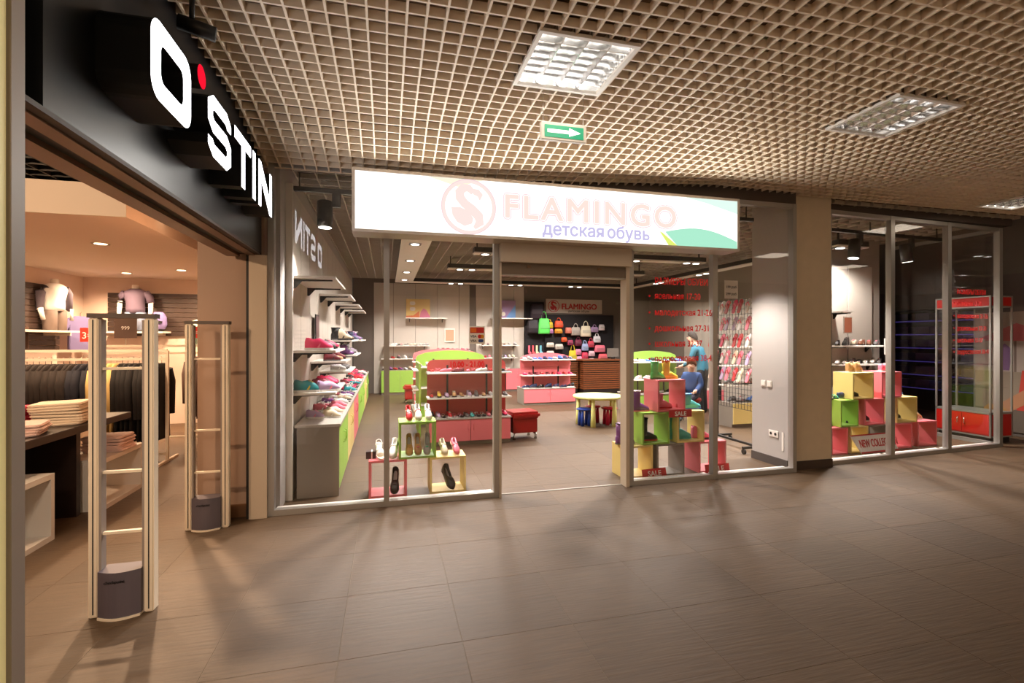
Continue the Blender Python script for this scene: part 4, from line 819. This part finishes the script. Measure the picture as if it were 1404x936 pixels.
counter('dark striped wooden cash counter at the back', 5.2, 6.3, 12.35, 12.9, .95, 13); counter('lower slatted wing of the wooden counter on its left', 4.75, 5.15, 12.6, 13.1, .95, 13)
t = thing('till_monitor', 'grey till monitor on the wooden counter', 'monitor', (6.2, 12.6, .95)); box('screen', mat('monitor_grey', (120, 112, 104), .5), -.17, .17, -.02, .02, .06, .3, t); box('stand', BLACKM, -.05, .05, -.04, .04, 0, .06, t)

# ------------------------------------------------------------------ bags on the back wall
bp = thing('bag_board', 'black display board full of bags on the back wall', 'display board', (0, 0, 0)); box('board', mat('board_black', (26, 22, 26), .8), 4.62, 6.9, 13.98, 14.04, .7, 2.25, bp); box('board', mat('board_black'), 4.0, 4.58, 13.9, 14.04, .7, 2.62, bp)
def bag(lab, x, z, w_, h_, c, handle=True, y=13.9, name='handbag', cat='bag'):
    t = thing(name, lab, cat, (x, y, z), group='bags on the back wall'); m = mat('bag_%d_%d_%d' % c, c, .6)
    B().rings([[(a*w_/2*math.copysign(abs(math.cos(q))**.5, math.cos(q)), b*math.copysign(abs(math.sin(q))**.6, math.sin(q)), zz*h_) for q in [2*PI*(j+.5)/14 for j in range(14)]] for a, b, zz in ((.92, .06, 0), (1, .075, .1), (.98, .07, .5), (.85, .05, .92), (.75, .03, 1))]).obj('body', m, t)
    box('flap', mat('bag_%d_%d_%d_b' % c, tuple(min(255, int(v*.75+30)) for v in c), .6), -w_*.38, w_*.38, -.085, -.068, h_*.35, h_*.62, t)
    if handle: B().tube([(-w_*.22, 0, h_*.95)]+[(w_*.22*math.cos(a), 0, h_+h_*.45*math.sin(a)) for a in [PI*(1-k/8) for k in range(9)]]+[(w_*.22, 0, h_*.95)], .012, 6).obj('handle', m, t)
bag('large black and purple rucksack at the top of the bag board', 4.32, 2.1, .42, .46, (40, 24, 36), False, 13.78, 'rucksack'); bag('black rucksack with a pink trim left of the green one', 4.2, 1.68, .36, .42, (34, 26, 32), True, 13.78, 'rucksack'); bag('bright green rucksack with a pink pocket', 4.52, 1.66, .36, .46, (90, 210, 90), True, 13.72, 'rucksack')
BG = [('yellow satchel', 4.75, 1.84, .22, .18, (220, 190, 40), 1), ('lilac satchel', 4.76, 1.68, .22, .14, (190, 120, 180), 0), ('orange bag', 5.05, 1.86, .27, .2, (220, 80, 44), 1), ('amber bag', 5.04, 1.68, .25, .14, (220, 150, 40), 0), ('salmon purse', 5.36, 1.68, .2, .18, (210, 120, 100), 0), ('striped grey handbag', 5.6, 1.62, .3, .25, (170, 160, 150), 1), ('large cream handbag with tall handles', 5.93, 1.58, .34, .33, (226, 216, 190), 1), ('lilac handbag', 6.22, 1.72, .24, .16, (170, 140, 180), 1), ('white bag in the top right', 6.46, 1.78, .18, .18, (230, 216, 220), 0),
      ('red and orange purse', 5.22, 1.42, .18, .14, (220, 80, 30), 0), ('plum handbag', 5.68, 1.3, .22, .19, (110, 30, 56), 1), ('dark pink purse', 5.42, 1.32, .18, .16, (150, 50, 80), 0), ('pale blue tote', 5.9, 1.15, .22, .22, (160, 176, 214), 1), ('red and white bag', 6.1, 1.25, .2, .2, (200, 60, 80), 1), ('white tote', 6.3, 1.4, .24, .2, (226, 222, 226), 1), ('wide pink bag', 6.4, 1.1, .36, .22, (236, 120, 140), 0), ('white wallet', 4.78, 1.26, .24, .14, (226, 214, 196), 0), ('second white wallet', 5.06, 1.2, .26, .16, (206, 196, 186), 0),
      ('cream wallet', 4.78, 1.02, .24, .13, (224, 206, 190), 0), ('beige wallet lowest in the stack', 4.78, .82, .24, .16, (226, 214, 180), 0), ('orange wallet', 5.06, .8, .18, .18, (226, 80, 30), 0), ('yellow hanging pouch', 5.5, .76, .26, .4, (216, 190, 40), 1), ('pink and red purse', 5.9, .9, .2, .2, (220, 60, 90), 0), ('rose purse', 5.68, 1.02, .2, .18, (226, 130, 160), 0), ('pale pink purse', 6.12, .98, .2, .16, (236, 190, 200), 0), ('hot pink purse, lowest', 5.9, .7, .22, .17, (240, 110, 160), 0), ('white floral purse', 6.12, .72, .18, .2, (226, 210, 214), 0), ('lilac pink purse', 5.7, .8, .2, .18, (226, 160, 190), 0), ('coral bag at the right edge', 6.5, .85, .3, .2, (236, 100, 110), 0)]
for nm, x, z, w_, h_, c, hd in BG: bag(f'{nm} hanging on the black bag board', x, z, w_, h_, c, bool(hd))
SK = [(226, 110, 130), (120, 190, 210), (230, 210, 90), (230, 90, 100), (200, 200, 210), (110, 90, 140), (230, 220, 180), (90, 160, 190)]
for k in range(12):
    x, z = 4.1+.12*(k % 4), 1.32-.27*(k//4); c = SK[(k*3) % 8]
    o = B().prism([(-.03, 0), (-.03, -.22), (.0, -.26), (.07, -.26), (.07, -.21), (.03, -.17), (.03, 0)], XZ(0), -.015, .015).obj('hanging_sock', mat('sock_%d' % c[0]+'_%d' % c[1], c, .8), None, (x, 13.86, z), bevel=.006)
    tag(o, f'small coloured sock pack hanging below the rucksacks, {["top", "middle", "bottom"][k//4]} row, {ORD[k % 4]} from left', 'socks', 'sock packs below the rucksacks')
t = thing('wall_sign', 'pale FLAMINGO name board with red lettering above the bags', 'sign', (4.68, 14.02, 2.3)); box('board', mat('board_pale', (190, 178, 168), .6), 0, 1.85, 0, .03, 0, .43, t)
RD = mat('print_red', (176, 34, 40), .5); ring(arcs(.25, .215, .185)[:-1], arcs(.25, .215, .165)[:-1], XZ(0), -.004, 0).obj('logo_ring', RD, t); logo(t, .25, .215, .175, -.004, RD, .004)
text('FLAMINGO', .235, RD, (.5, -.003, .13), parent=t, bold=.008, sx=1.0); text('детская', .1, mat('print_dark'), (.72, -.003, .035), parent=t); text('обувь', .1, mat('print_dark'), (1.14, -.003, .035), parent=t)

# ------------------------------------------------------------------ right side of the shop: racks, people
t = thing('flip_flop_rack', 'black wheeled mesh rack hung with rows of flip-flops', 'rack', (4.83, 5.9, 0))
for y in (-.42, .42):
    box('post', BLACKM, -.015, .015, y-.015, y+.015, .1, 2.1, t); box('foot', BLACKM, -.25, .25, y-.015, y+.015, .07, .1, t)
    for x in (-.23, .23): B().tube([(x-.012, y, .035), (x+.012, y, .035)], .035, 12).obj('castor', BLACKM, t)
box('foot', BLACKM, -.015, .015, -.42, .42, .07, .1, t); box('top_bar', CHROME, -.012, .012, -.44, .44, 2.08, 2.1, t)
for k in range(15): B().tube([(-.02, -.42+.06*k, .55), (-.02, -.42+.06*k, 2.08)], .0035, 4).obj('mesh_wire', BLACKM, t)
for k in range(22): B().tube([(-.02, -.42, .55+.07*k), (-.02, .42, .55+.07*k)], .0035, 4).obj('mesh_wire', BLACKM, t)
for r_ in range(5):
    for k in range(7):
        c = RNG.choice(['pink', 'pink', 'white', 'red', 'white', 'cream', 'lilac', 'hot pink'])
        shoe('flip', (4.69-.02*(k % 2), 5.5+.128*k, 1.98-.235*r_), -PI/2, .2, c, f'{c} flip-flop on the rack, {["top", "second", "middle", "fourth", "lowest"][r_]} row, {ORD[k]} from the front', 'flip-flops on the mesh rack', acc=RNG.choice(['pink', 'white', 'red', 'hot pink']), rx=1.25)
t = thing('price_card', 'white printed price card on top of the flip-flop rack', 'price card', (4.78, 5.95, 2.11)); box('card', WHITE, -.11, .11, -.003, .003, 0, .26, t); text('199 руб', .05, mat('print_dark'), (0, -.004, .15), parent=t, align='CENTER', name='numerals'); text('299 руб', .05, mat('print_dark'), (0, -.004, .05), parent=t, align='CENTER', name='numerals')
cabinet('pink low cabinet behind the seated child', 'pink', 6.25, 6.9, 8.8, 9.2, .45, '-y'); cabinet('yellow low cabinet behind the flip-flop rack', 'yellow', 5.75, 6.75, 7.1, 7.5, .42, '-y')
t = thing('shelf_stand', 'white shelf stand behind the flip-flop rack', 'shelf unit', (5.75, 7.2, .42))
for x in (.05, .95): box('upright', BLACKM, x-.015, x+.015, .3, .33, 0, 1.1, t)
for z in (.28, .62, .95): box('shelf_board', WHITE, 0, 1, .0, .3, z, z+.02, t)
row('on the low board behind the flip-flop rack', (5.82, 7.33, .722), (6.68, 7.33, .722), 5, ['sneaker'], BOY, .22, PI/2+.2); row('on the yellow cabinet behind the flip-flop rack', (5.85, 7.28, .425), (6.65, 7.28, .425), 5, ['sneaker'], BOY, .22, PI/2+.2)
shelf('upper shoe shelf behind the right window', 6.98, 7.95, 6.12, 6.47, 1.40, 'shoe shelves behind the right window', 'y'); shelf('lower shoe shelf behind the right window', 6.98, 7.98, 6.12, 6.47, 1.10, 'shoe shelves behind the right window', 'y'); shelf('high empty shelf behind the right window', 6.98, 7.2, 6.12, 6.47, 1.95, 'shoe shelves behind the right window', 'y')
row('on the upper right window shelf', (7.05, 6.27, 1.425), (7.85, 6.27, 1.425), 6, ['mid', 'sneaker'], ['brown', 'white', 'grey', 'cream'], .2, PI/2+.5); row('on the lower right window shelf', (7.05, 6.27, 1.125), (7.9, 6.27, 1.125), 7, ['sneaker', 'mary'], ['black', 'navy', 'white', 'grey'], .2, PI/2+.5)
cabinet('green cabinet behind the right window cubes', 'green', 6.98, 7.9, 6.05, 6.45, .75, '-y'); row('on the green cabinet behind the right window', (7.05, 6.2, .755), (7.85, 6.2, .755), 6, ['sneaker', 'mary'], BOY, .2, PI/2)
for lab, x, z in (('orange framed notice behind the right window, left', 7.05, 1.62), ('orange framed notice behind the right window, right', 7.88, 1.28)):
    t = thing('notice_card', lab, 'notice', (x, 6.1, z)); box('card', WHITE, -.085, .085, -.01, 0, 0, .26, t); box('sheet', mat('notice_orange'), -.07, .07, -.012, -.01, .015, .245, t); box('stem', CHROME, -.005, .005, -.004, .0, -.2, 0, t)
# child and adult
SKN = mat('skin', (222, 176, 150), .55); HAIR = mat('hair_auburn', (112, 58, 30), .7); HAIRD = mat('hair_dark', (40, 28, 24), .7)
def face(par, c, r, hair, hm):
    for s in (-1, 1): B().lathe([(.0, -.006), (.006, -.003), (.007, 0), (.004, .005), (0, .006)], 8).obj('eye', BLACKM, par, (c[0]+s*.028, c[1]-r*.92, c[2]+.005))
    B().rings([[(c[0]+a*math.cos(q), c[1]-r*.95-b+.01*math.sin(q), c[2]-.015+z) for q in [2*PI*j/6 for j in range(6)]] for a, b, z in ((.012, .0, -.02), (.01, .014, -.015), (.005, .006, .015))]).obj('nose', SKN, par); B().tube([(c[0]-.02, c[1]-r*.9, c[2]-.048), (c[0], c[1]-r*.94, c[2]-.052), (c[0]+.02, c[1]-r*.9, c[2]-.048)], .005, 6).obj('mouth', mat('lips', (180, 90, 84), .5), par)
    q = B(); q.lathe([(1.0, -.25), (1.06, .0), (1.0, .45), (.75, .82), (.35, 1.02), (0, 1.06)], 18); q.v = [(c[0]+x*r, c[1]+.018+y*r*1.05, c[2]+.02+(z-.5*y)*r*1.12) for x, y, z in q.v]; q.obj('hair', hm, par)
k_ = .68
JC = {'pelvis': (0, 0, .5), 'waist': (0, -.01, .62), 'chest': (0, -.03, .78), 'neck': (0, -.03, .91), 'head0': (0, -.05, .98), 'head1': (0, -.05, 1.08)}
for s, q in (('l', -1), ('r', 1)): JC.update({'sh'+s: (q*.13, -.03, .85), 'el'+s: (q*.17, -.05, .67), 'wr'+s: (q*.12, -.2, .57), 'ha'+s: (q*.1, -.26, .56), 'hip'+s: (q*.08, -.03, .48), 'kn'+s: (q*.09, -.3, .46), 'an'+s: (q*.09, -.32, .12), 'to'+s: (q*.09, -.42, .05)})
RC = {a: (tuple(v*.8 for v in b) if isinstance(b, tuple) else b*.8) for a, b in BODY_R.items()}; RC.update({'chest': (.15, .12), 'waist': (.14, .12), 'shl': .07, 'shr': .07, 'ell': .06, 'elr': .06, 'head0': (.075, .08), 'head1': (.075, .085), 'wrl': .045, 'wrr': .045})
child = thing('person', 'child in a blue padded jacket seated on a red stool', 'person', (5.5, 7.9, 0), -.9)
figure('body', JC, BODY_E, RC, lambda c: 1 if c.z > .92 or (c.y < -.21 and .5 < c.z < .62 and abs(c.x) < .15 and c.y > -.32 and c.z > .535) else (0 if c.z > .53 else (3 if c.z < .1 else 2)), [mat('jacket_blue', (24, 66, 124), .7), SKN, mat('trousers_navy', (34, 36, 56), .8), BLACKM], child); face(child, (0, -.055, 1.05), .085, None, HAIR)
def fingers(par, base, d, n=4, L=.05, r=.007):
    for k in range(5):
        o_ = (k-1.5)*.014 if k < 4 else -.034; l = L*(.85, 1, .95, .75, .6)[k]; b0 = Vector(base)+Vector((o_, 0, 0)); B().tube([b0, b0+Vector(d)*l*.6, b0+Vector(d)*l+Vector((0, 0, -.015))], [r, r*.95, r*.7], 6).obj('finger', SKN, par)
for q in (-1, 1): fingers(child, (q*.1, -.285, .56), (0, -1, -.2), L=.035, r=.006)
stool_ = thing('child_stool', 'red cushioned stool under the seated child', 'stool', (5.5, 7.92, 0)); B().lathe([(.15, .36), (.17, .38), (.17, .42), (.15, .435), (0, .437)], 20).obj('seat', mat('leather_red'), stool_)
for k in range(4): a = PI/4+PI/2*k; B().tube([(.11*math.cos(a), .11*math.sin(a), .37), (.15*math.cos(a), .15*math.sin(a), 0)], .012, 8).obj('leg', CHROME, stool_)
JA = standing(1.72); ad = thing('person', 'adult in a teal top seen from behind near the shelves', 'person', (6.05, 8.35, 0), PI+.6)
JA.update({'chest': (0, -.1, 1.25), 'neck': (0, -.17, 1.42), 'head0': (0, -.21, 1.50), 'head1': (0, -.22, 1.60), 'shl': (-.19, -.1, 1.33), 'shr': (.19, -.1, 1.33), 'ell': (-.25, -.16, 1.07), 'elr': (.25, -.16, 1.07), 'wrl': (-.2, -.34, .98), 'wrr': (.2, -.34, .98), 'hal': (-.18, -.41, .96), 'har': (.18, -.41, .96)})
figure('body', JA, BODY_E, BODY_R, lambda c: 1 if c.z > 1.4 or c.y < -.3 else (0 if c.z > .92 else (3 if c.z < .08 else 2)), [mat('top_teal', (42, 108, 130), .75), SKN, mat('trousers_dark', (30, 28, 32), .8), BLACKM], ad); face(ad, (0, -.215, 1.56), .09, None, HAIRD)
for q in (-1, 1): fingers(ad, (q*.18, -.43, .955), (0, -1, -.2), L=.06, r=.008)

# ------------------------------------------------------------------ window displays
CG = 'coloured display cubes in the shop windows'
def wc(lab, c, x0, x1, z0, z1, y=4.86, d=.28, th=.02): return cube('display_cube', lab, PAL[c], x0, x1, y, y+d, z0, z1, th, grp=CG)
wc('pink open cube on the floor behind the left window', 'pink', -.17, .19, 0, .36); wc('green open cube stacked on the pink and yellow ones, left window', 'green', .115, .475, .36, .72); wc('yellow open cube on the floor behind the left window', 'yellow', .413, .773, 0, .36)
YS = 5.0
for nm, kd, x, z, c, ac_, rz, L in (('white heeled shoe with an ankle strap on the pink cube', 'sandal', -.07, .36, 'white', 'white', PI+.2, .21), ('second white heeled shoe at the window post, pink cube', 'mary', .07, .36, 'white', 'white', PI-.2, .21), ('black pump inside the left pink cube', 'pump', .08, .02, 'black', 'black', PI-.1, .23), ('red and white bow shoe on the green cube', 'mary', .21, .72, 'red', 'white', PI+.1, .17), ('white and red shoe in the middle of the green cube top', 'mary', .30, .72, 'white', 'red', PI+.1, .18), ('white shoe on the right of the green cube top', 'mary', .40, .72, 'white', 'white', PI+.1, .18),
        ('olive gold pump inside the green cube, left', 'pump', .215, .38, 'gold', 'gold', PI, .2), ('beige pink pump inside the green cube, middle', 'pump', .30, .38, 'tan', 'pink', PI, .2), ('grey green pump inside the green cube, right', 'pump', .395, .38, 'silver', 'mint', PI-.1, .2), ('cream strap shoe on the left yellow cube', 'mary', .555, .36, 'cream', 'cream', PI+.2, .18), ('pale pink strap shoe on the left yellow cube', 'mary', .675, .36, 'pink', 'pink', PI+.2, .18), ('black shiny shoe inside the left yellow cube', 'pump', .60, .02, 'black', 'black', PI+.4, .23)):
    L *= 1.12; o = shoe(kd, (x, YS-.03, z+.29*L), rz, L, c, nm, 'shoes on the left window cubes', True, acc=ac_, sole='cream' if c != 'black' else 'black', rx=-.55)
    B().prism([(-.3, -.02), (.1, -.02), (-.3, -.33)], lambda u, v, d: (d, u, v), -.05, .05).obj('stand', glass('clear_stand', (.97, .97, .97)), o)
t = thing('small_box', 'small dark gift box on the left pink cube', 'box', (-.15, 5.0, .36)); box('carton', mat('carton_dark', (52, 36, 36), .5), -.05, .045, -.04, .04, 0, .07, t); box('ribbon', WHITE, .0, .012, -.042, .042, 0, .072, t)
Y3 = 4.84
for lab, c, x0, x1, z0 in (('yellow cube on the floor by the shop door', 'yellow', 2.52, 2.87, 0), ('grey cube on the floor behind the sale signs', 'grey', 2.92, 3.27, 0), ('pink cube on the floor behind the right sale sign', 'pink', 3.46, 3.82, 0), ('green cube in the middle tier behind the sizes lettering', 'green', 2.74, 3.08, .36), ('yellow cube in the middle tier behind the sizes lettering', 'yellow', 3.18, 3.53, .36), ('pink cube at the top of the boot display', 'pink', 2.93, 3.28, .72)):
    wc(lab, c, x0, x1, z0, z0+.355, Y3, .3)
YB = 4.98
for nm, kd, x, z, c, ac_, so_, L, rz in (('grey and purple boot on the yellow cube by the door', 'tallboot', 2.6, .355, 'purple', 'grey', 'grey', .2, -PI/2), ('purple patterned boot on the green cube', 'tallboot', 2.79, .715, 'purple', 'white', 'pink', .2, -PI/2), ('green rubber boot on the top pink cube', 'tallboot', 3.02, 1.075, 'green', 'green', 'black', .17, -PI/2), ('yellow rubber boot on the top pink cube', 'tallboot', 3.17, 1.075, 'yellow', 'yellow', 'yellow', .18, -PI/2), ('pink bootee inside the top pink cube', 'boot', 3.08, .74, 'pink', 'pink', 'red', .2, -PI/2), ('black boot with a red toe inside the green cube', 'tallboot', 2.88, .38, 'black', 'black', 'red', .22, -PI/2), ('tall turquoise rubber boot inside the yellow cube', 'tallboot', 3.3, .38, 'turquoise', 'turquoise', 'turquoise', .25, -PI/2),
        ('blue rubber boot with a dark cuff on the yellow cube', 'boot', 3.45, .715, 'turquoise', 'blue', 'blue', .22, -PI/2), ('small red shoe beside the blue boot', 'sneaker', 3.34, .715, 'red', 'white', 'black', .15, -PI/2), ('pink and black bootee on the pink floor cube', 'mid', 3.58, .355, 'pink', 'black', 'black', .22, -PI/2)):
    shoe(kd, (x, YB, z), rz, L*1.15, c, nm, 'boots on the door-side cubes', True, acc=ac_, sole=so_)
def sale(lab, x, y, z, w_, h_, rx=0, rz=0):
    t = thing('sale_sign', lab, 'sign', (x, y, z), rz); t.rotation_euler = (rx, 0, rz); box('board', mat('sale_red', (186, 30, 32), .5), 0, w_, 0, .006, 0, h_, t); text('SALE', h_*.82, mat('print_white'), (w_/2, -.002, h_*.2), parent=t, align='CENTER', bold=.001)
sale('red SALE sign hanging in the middle of the boot display', 3.06, 4.82, .655, .29, .085); sale('red SALE sign leaning on the floor by the yellow cube', 2.72, 4.79, .0, .31, .1, -.25, .08); sale('red SALE sign on the floor by the pink cube', 3.52, 4.8, .0, .32, .1, -.2)
c_, s_ = math.cos(ang), math.sin(ang)
YR = 5.14
RCUBE = [('leftmost pink cube on the floor behind the right window', 'pink', 5.68, 5.95, 0), ('yellow cube on the floor behind the NEW COLLECTION board', 'yellow', 6.02, 6.32, 0), ('grey cube on the floor behind the NEW COLLECTION board', 'grey', 6.36, 6.70, 0), ('pink cube on the floor right of the NEW COLLECTION board', 'pink', 6.83, 7.17, 0), ('rightmost pink cube on the floor behind the right window', 'pink', 7.32, 7.68, 0),
         ('green cube in the middle tier behind the right window', 'green', 5.84, 6.14, .36), ('pink cube in the middle tier behind the right window', 'pink', 6.28, 6.62, .36), ('yellow cube in the middle tier behind the right window', 'yellow', 6.9, 7.27, .36), ('yellow cube in the top tier behind the right window', 'yellow', 6.06, 6.42, .72), ('pink cube in the top tier behind the right window', 'pink', 6.6, 6.96, .72)]
for lab, c, x0, x1, z0 in RCUBE:
    o = cube('display_cube', lab, PAL[c], x0, x1, YR, YR+.3, z0, z0+.355, .018, grp=CG)
    o.location.y += (x0-5.68)*math.tan(ang)
def yr(x): return YR+.15+(x-5.68)*math.tan(ang)
for nm, kd, x, z, c, ac_, rz, L in (('brown high-top shoe on the top yellow cube', 'mid', 6.2, 1.075, 'tan', 'brown', -1.2, .22), ('second brown high-top shoe on the top yellow cube', 'mid', 6.34, 1.075, 'tan', 'brown', -1.2, .22), ('pink trainer on the top pink cube', 'sneaker', 6.85, 1.075, 'pink', 'white', -1.3, .24), ('mint sandal on the green cube', 'sandal', 5.92, .715, 'mint', 'mint', -1.4, .22), ('navy trainer on the green cube', 'sneaker', 6.04, .715, 'navy', 'white', -1.3, .2), ('black shoe inside the top yellow cube', 'mary', 6.24, .74, 'black', 'black', -1.4, .22), ('mint shoe inside the top pink cube', 'sneaker', 6.72, .74, 'mint', 'white', -1.3, .2), ('multicoloured trainer on the middle yellow cube', 'sneaker', 7.12, .715, 'blue', 'mint', -1.3, .22),
        ('black trainer inside the middle pink cube', 'sneaker', 6.44, .38, 'black', 'black', -1.4, .24), ('black ankle boot inside the middle yellow cube', 'mid', 7.06, .38, 'black', 'black', -1.4, .24), ('beige trainer on the rightmost pink cube', 'sneaker', 7.5, .355, 'tan', 'white', -1.4, .24), ('black and white shoe on the leftmost pink cube', 'mary', 5.8, .355, 'black', 'white', -1.2, .2), ('black shoe on the low yellow cube', 'mary', 6.2, .355, 'black', 'black', -1.3, .18)):
    shoe(kd, (x, yr(x), z), rz, L, c, nm, 'shoes on the right window cubes', True, acc=ac_)
t = thing('collection_board', 'white board with a red border reading NEW COLLECTION leaning on cubes', 'sign', (6.0, 5.06, .01), ang); t.rotation_euler = (-.3, 0, ang)
B().prism([(.1, 0), (.8, 0), (.7, .25), (-.02, .25)], XZ(0), 0, .012).obj('board', mat('board_white', (232, 228, 226), .5), t)
B().prism([(.1, 0), (.8, 0), (.795, .022), (.093, .022)], XZ(0), -.002, 0).obj('border', RD, t); B().prism([(-.01, .232), (.707, .232), (.7, .25), (-.02, .25)], XZ(0), -.002, 0).obj('border', RD, t)
text('NEW COLLECTION', .145, RD, (.1, -.003, .08), parent=t, sx=.56, bold=.001)

# ------------------------------------------------------------------ side corridor: red display case, dim shop, poster
rc = thing('glass_cabinet', 'red and aluminium glass display case in the side corridor', 'cabinet', (8.55, 5.12, 0)); RC_ = mat('case_red', (206, 30, 24), .4)
box('base', RC_, .01, .45, .01, .73, .1, .42, rc); box('plinth', BLACKM, .03, .43, .03, .71, 0, .08, rc); box('header', RC_, .01, .45, .01, .73, 2.02, 2.15, rc); box('base_trim', ALU, 0, .46, 0, .74, .08, .1, rc); box('base_trim', ALU, 0, .46, 0, .74, .42, .45, rc); box('header_trim', ALU, 0, .46, 0, .74, 2.15, 2.17, rc); box('header_trim', ALU, 0, .46, 0, .74, 2.0, 2.02, rc)
for x in (0, .44):
    for y in (0, .72): box('post', ALU, x, x+.02, y, y+.02, .1, 2.15, rc)
for z in (.8, 1.15, 1.5): box('glass_shelf', GLASS, .03, .43, .03, .71, z, z+.008, rc)
box('glass_front', GLASS, .008, .013, .02, .72, .45, 2.0, rc); box('glass_side', GLASS, .02, .44, .008, .013, .45, 2.0, rc)
for a, b in ((.02, .365), (.375, .72)):
    d = box('door', RC_, -.004, .01, a, b, .12, .41, rc); y = b-.04 if a < .1 else a+.04; B().tube([(-.004, y, .24), (-.03, y, .25), (-.03, y, .33), (-.004, y, .34)], .006, 6).obj('handle', CHROME, d)
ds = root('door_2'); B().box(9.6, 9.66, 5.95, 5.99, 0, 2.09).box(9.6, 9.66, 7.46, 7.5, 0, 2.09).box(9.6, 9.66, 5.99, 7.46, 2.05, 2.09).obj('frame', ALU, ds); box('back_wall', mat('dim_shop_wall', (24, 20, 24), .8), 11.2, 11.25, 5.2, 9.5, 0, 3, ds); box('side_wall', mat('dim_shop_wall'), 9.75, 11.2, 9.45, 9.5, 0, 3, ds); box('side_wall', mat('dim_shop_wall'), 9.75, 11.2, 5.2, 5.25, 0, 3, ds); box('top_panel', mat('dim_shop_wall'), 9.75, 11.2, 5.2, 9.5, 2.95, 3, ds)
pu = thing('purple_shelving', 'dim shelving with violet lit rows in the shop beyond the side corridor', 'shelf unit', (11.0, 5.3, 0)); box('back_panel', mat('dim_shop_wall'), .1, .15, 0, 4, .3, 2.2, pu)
for k in range(6):
    box('shelf_board', mat('shelf_violet', (40, 30, 70), .4), -.2, .1, 0, 4, .5+.28*k, .52+.28*k, pu); box('light_strip', glow('violet_strip', (120, 100, 230), .22), -.18, -.16, .1, 3.9, .485+.28*k, .5+.28*k, pu)
    for q in range(9): box('carton', mat(f'carton_{q % 3}', [(60, 50, 110), (30, 30, 60), (120, 90, 150)][q % 3], .5), -.15, .05, .15+.42*q, .42+.42*q, .52+.28*k, .66+.28*k, pu)
ps = thing('wall_poster', 'large poster of a pink parasol and crossed legs in heeled sandals', 'poster', (9.58, 4.35, .06)); g2 = lambda u, v, d: (-d, 1.6-u, v)
box('board', mat('poster_ground', (108, 96, 84), .6), 0, .02, 0, 1.6, 0, 2.5, ps)
def pp(pts, c, nm, d=.002): B().prism(pts, g2, 0, d).obj(nm, mat('poster_%d_%d_%d' % c, c, .6), ps)
pp([(0, .95), (1.6, .95), (1.6, 1.9), (0, 1.9)], (176, 160, 150), 'print_wall'); pp([(0, 1.9), (1.6, 1.9), (1.6, 2.5), (0, 2.5)], (92, 80, 76), 'print_awning'); pp([(0, .35), (1.6, .35), (1.6, .95), (0, .95)], (150, 134, 116), 'print_counter')
pp([(.1, 1.5), (.55, 1.72), (1.1, 1.5), (1.06, 1.44), (.14, 1.44)], (190, 100, 106), 'print_parasol', .004); pp([(.52, .95), (.55, .95), (.55, 1.46), (.52, 1.46)], (120, 100, 90), 'print_pole', .003); pp([(.35, .97), (.3, 1.3), (.4, 1.4), (.5, 1.3), (.46, .97)], (120, 84, 130), 'print_flower', .005)
pp([(.55, .35), (.62, .98), (.95, .95), (1.0, .35)], (196, 70, 56), 'print_cloth', .004); pp([(.2, .3), (.3, .4), (.7, .72), (1.1, .98), (1.1, .78), (.75, .52), (.4, .26)], (186, 132, 96), 'print_leg', .006)
pp([(.12, .34), (.2, .42), (.42, .36), (.44, .22), (.36, .12), (.32, .24), (.16, .26)], (190, 140, 80), 'print_sandal', .008)
print('shoes', NSH[0])
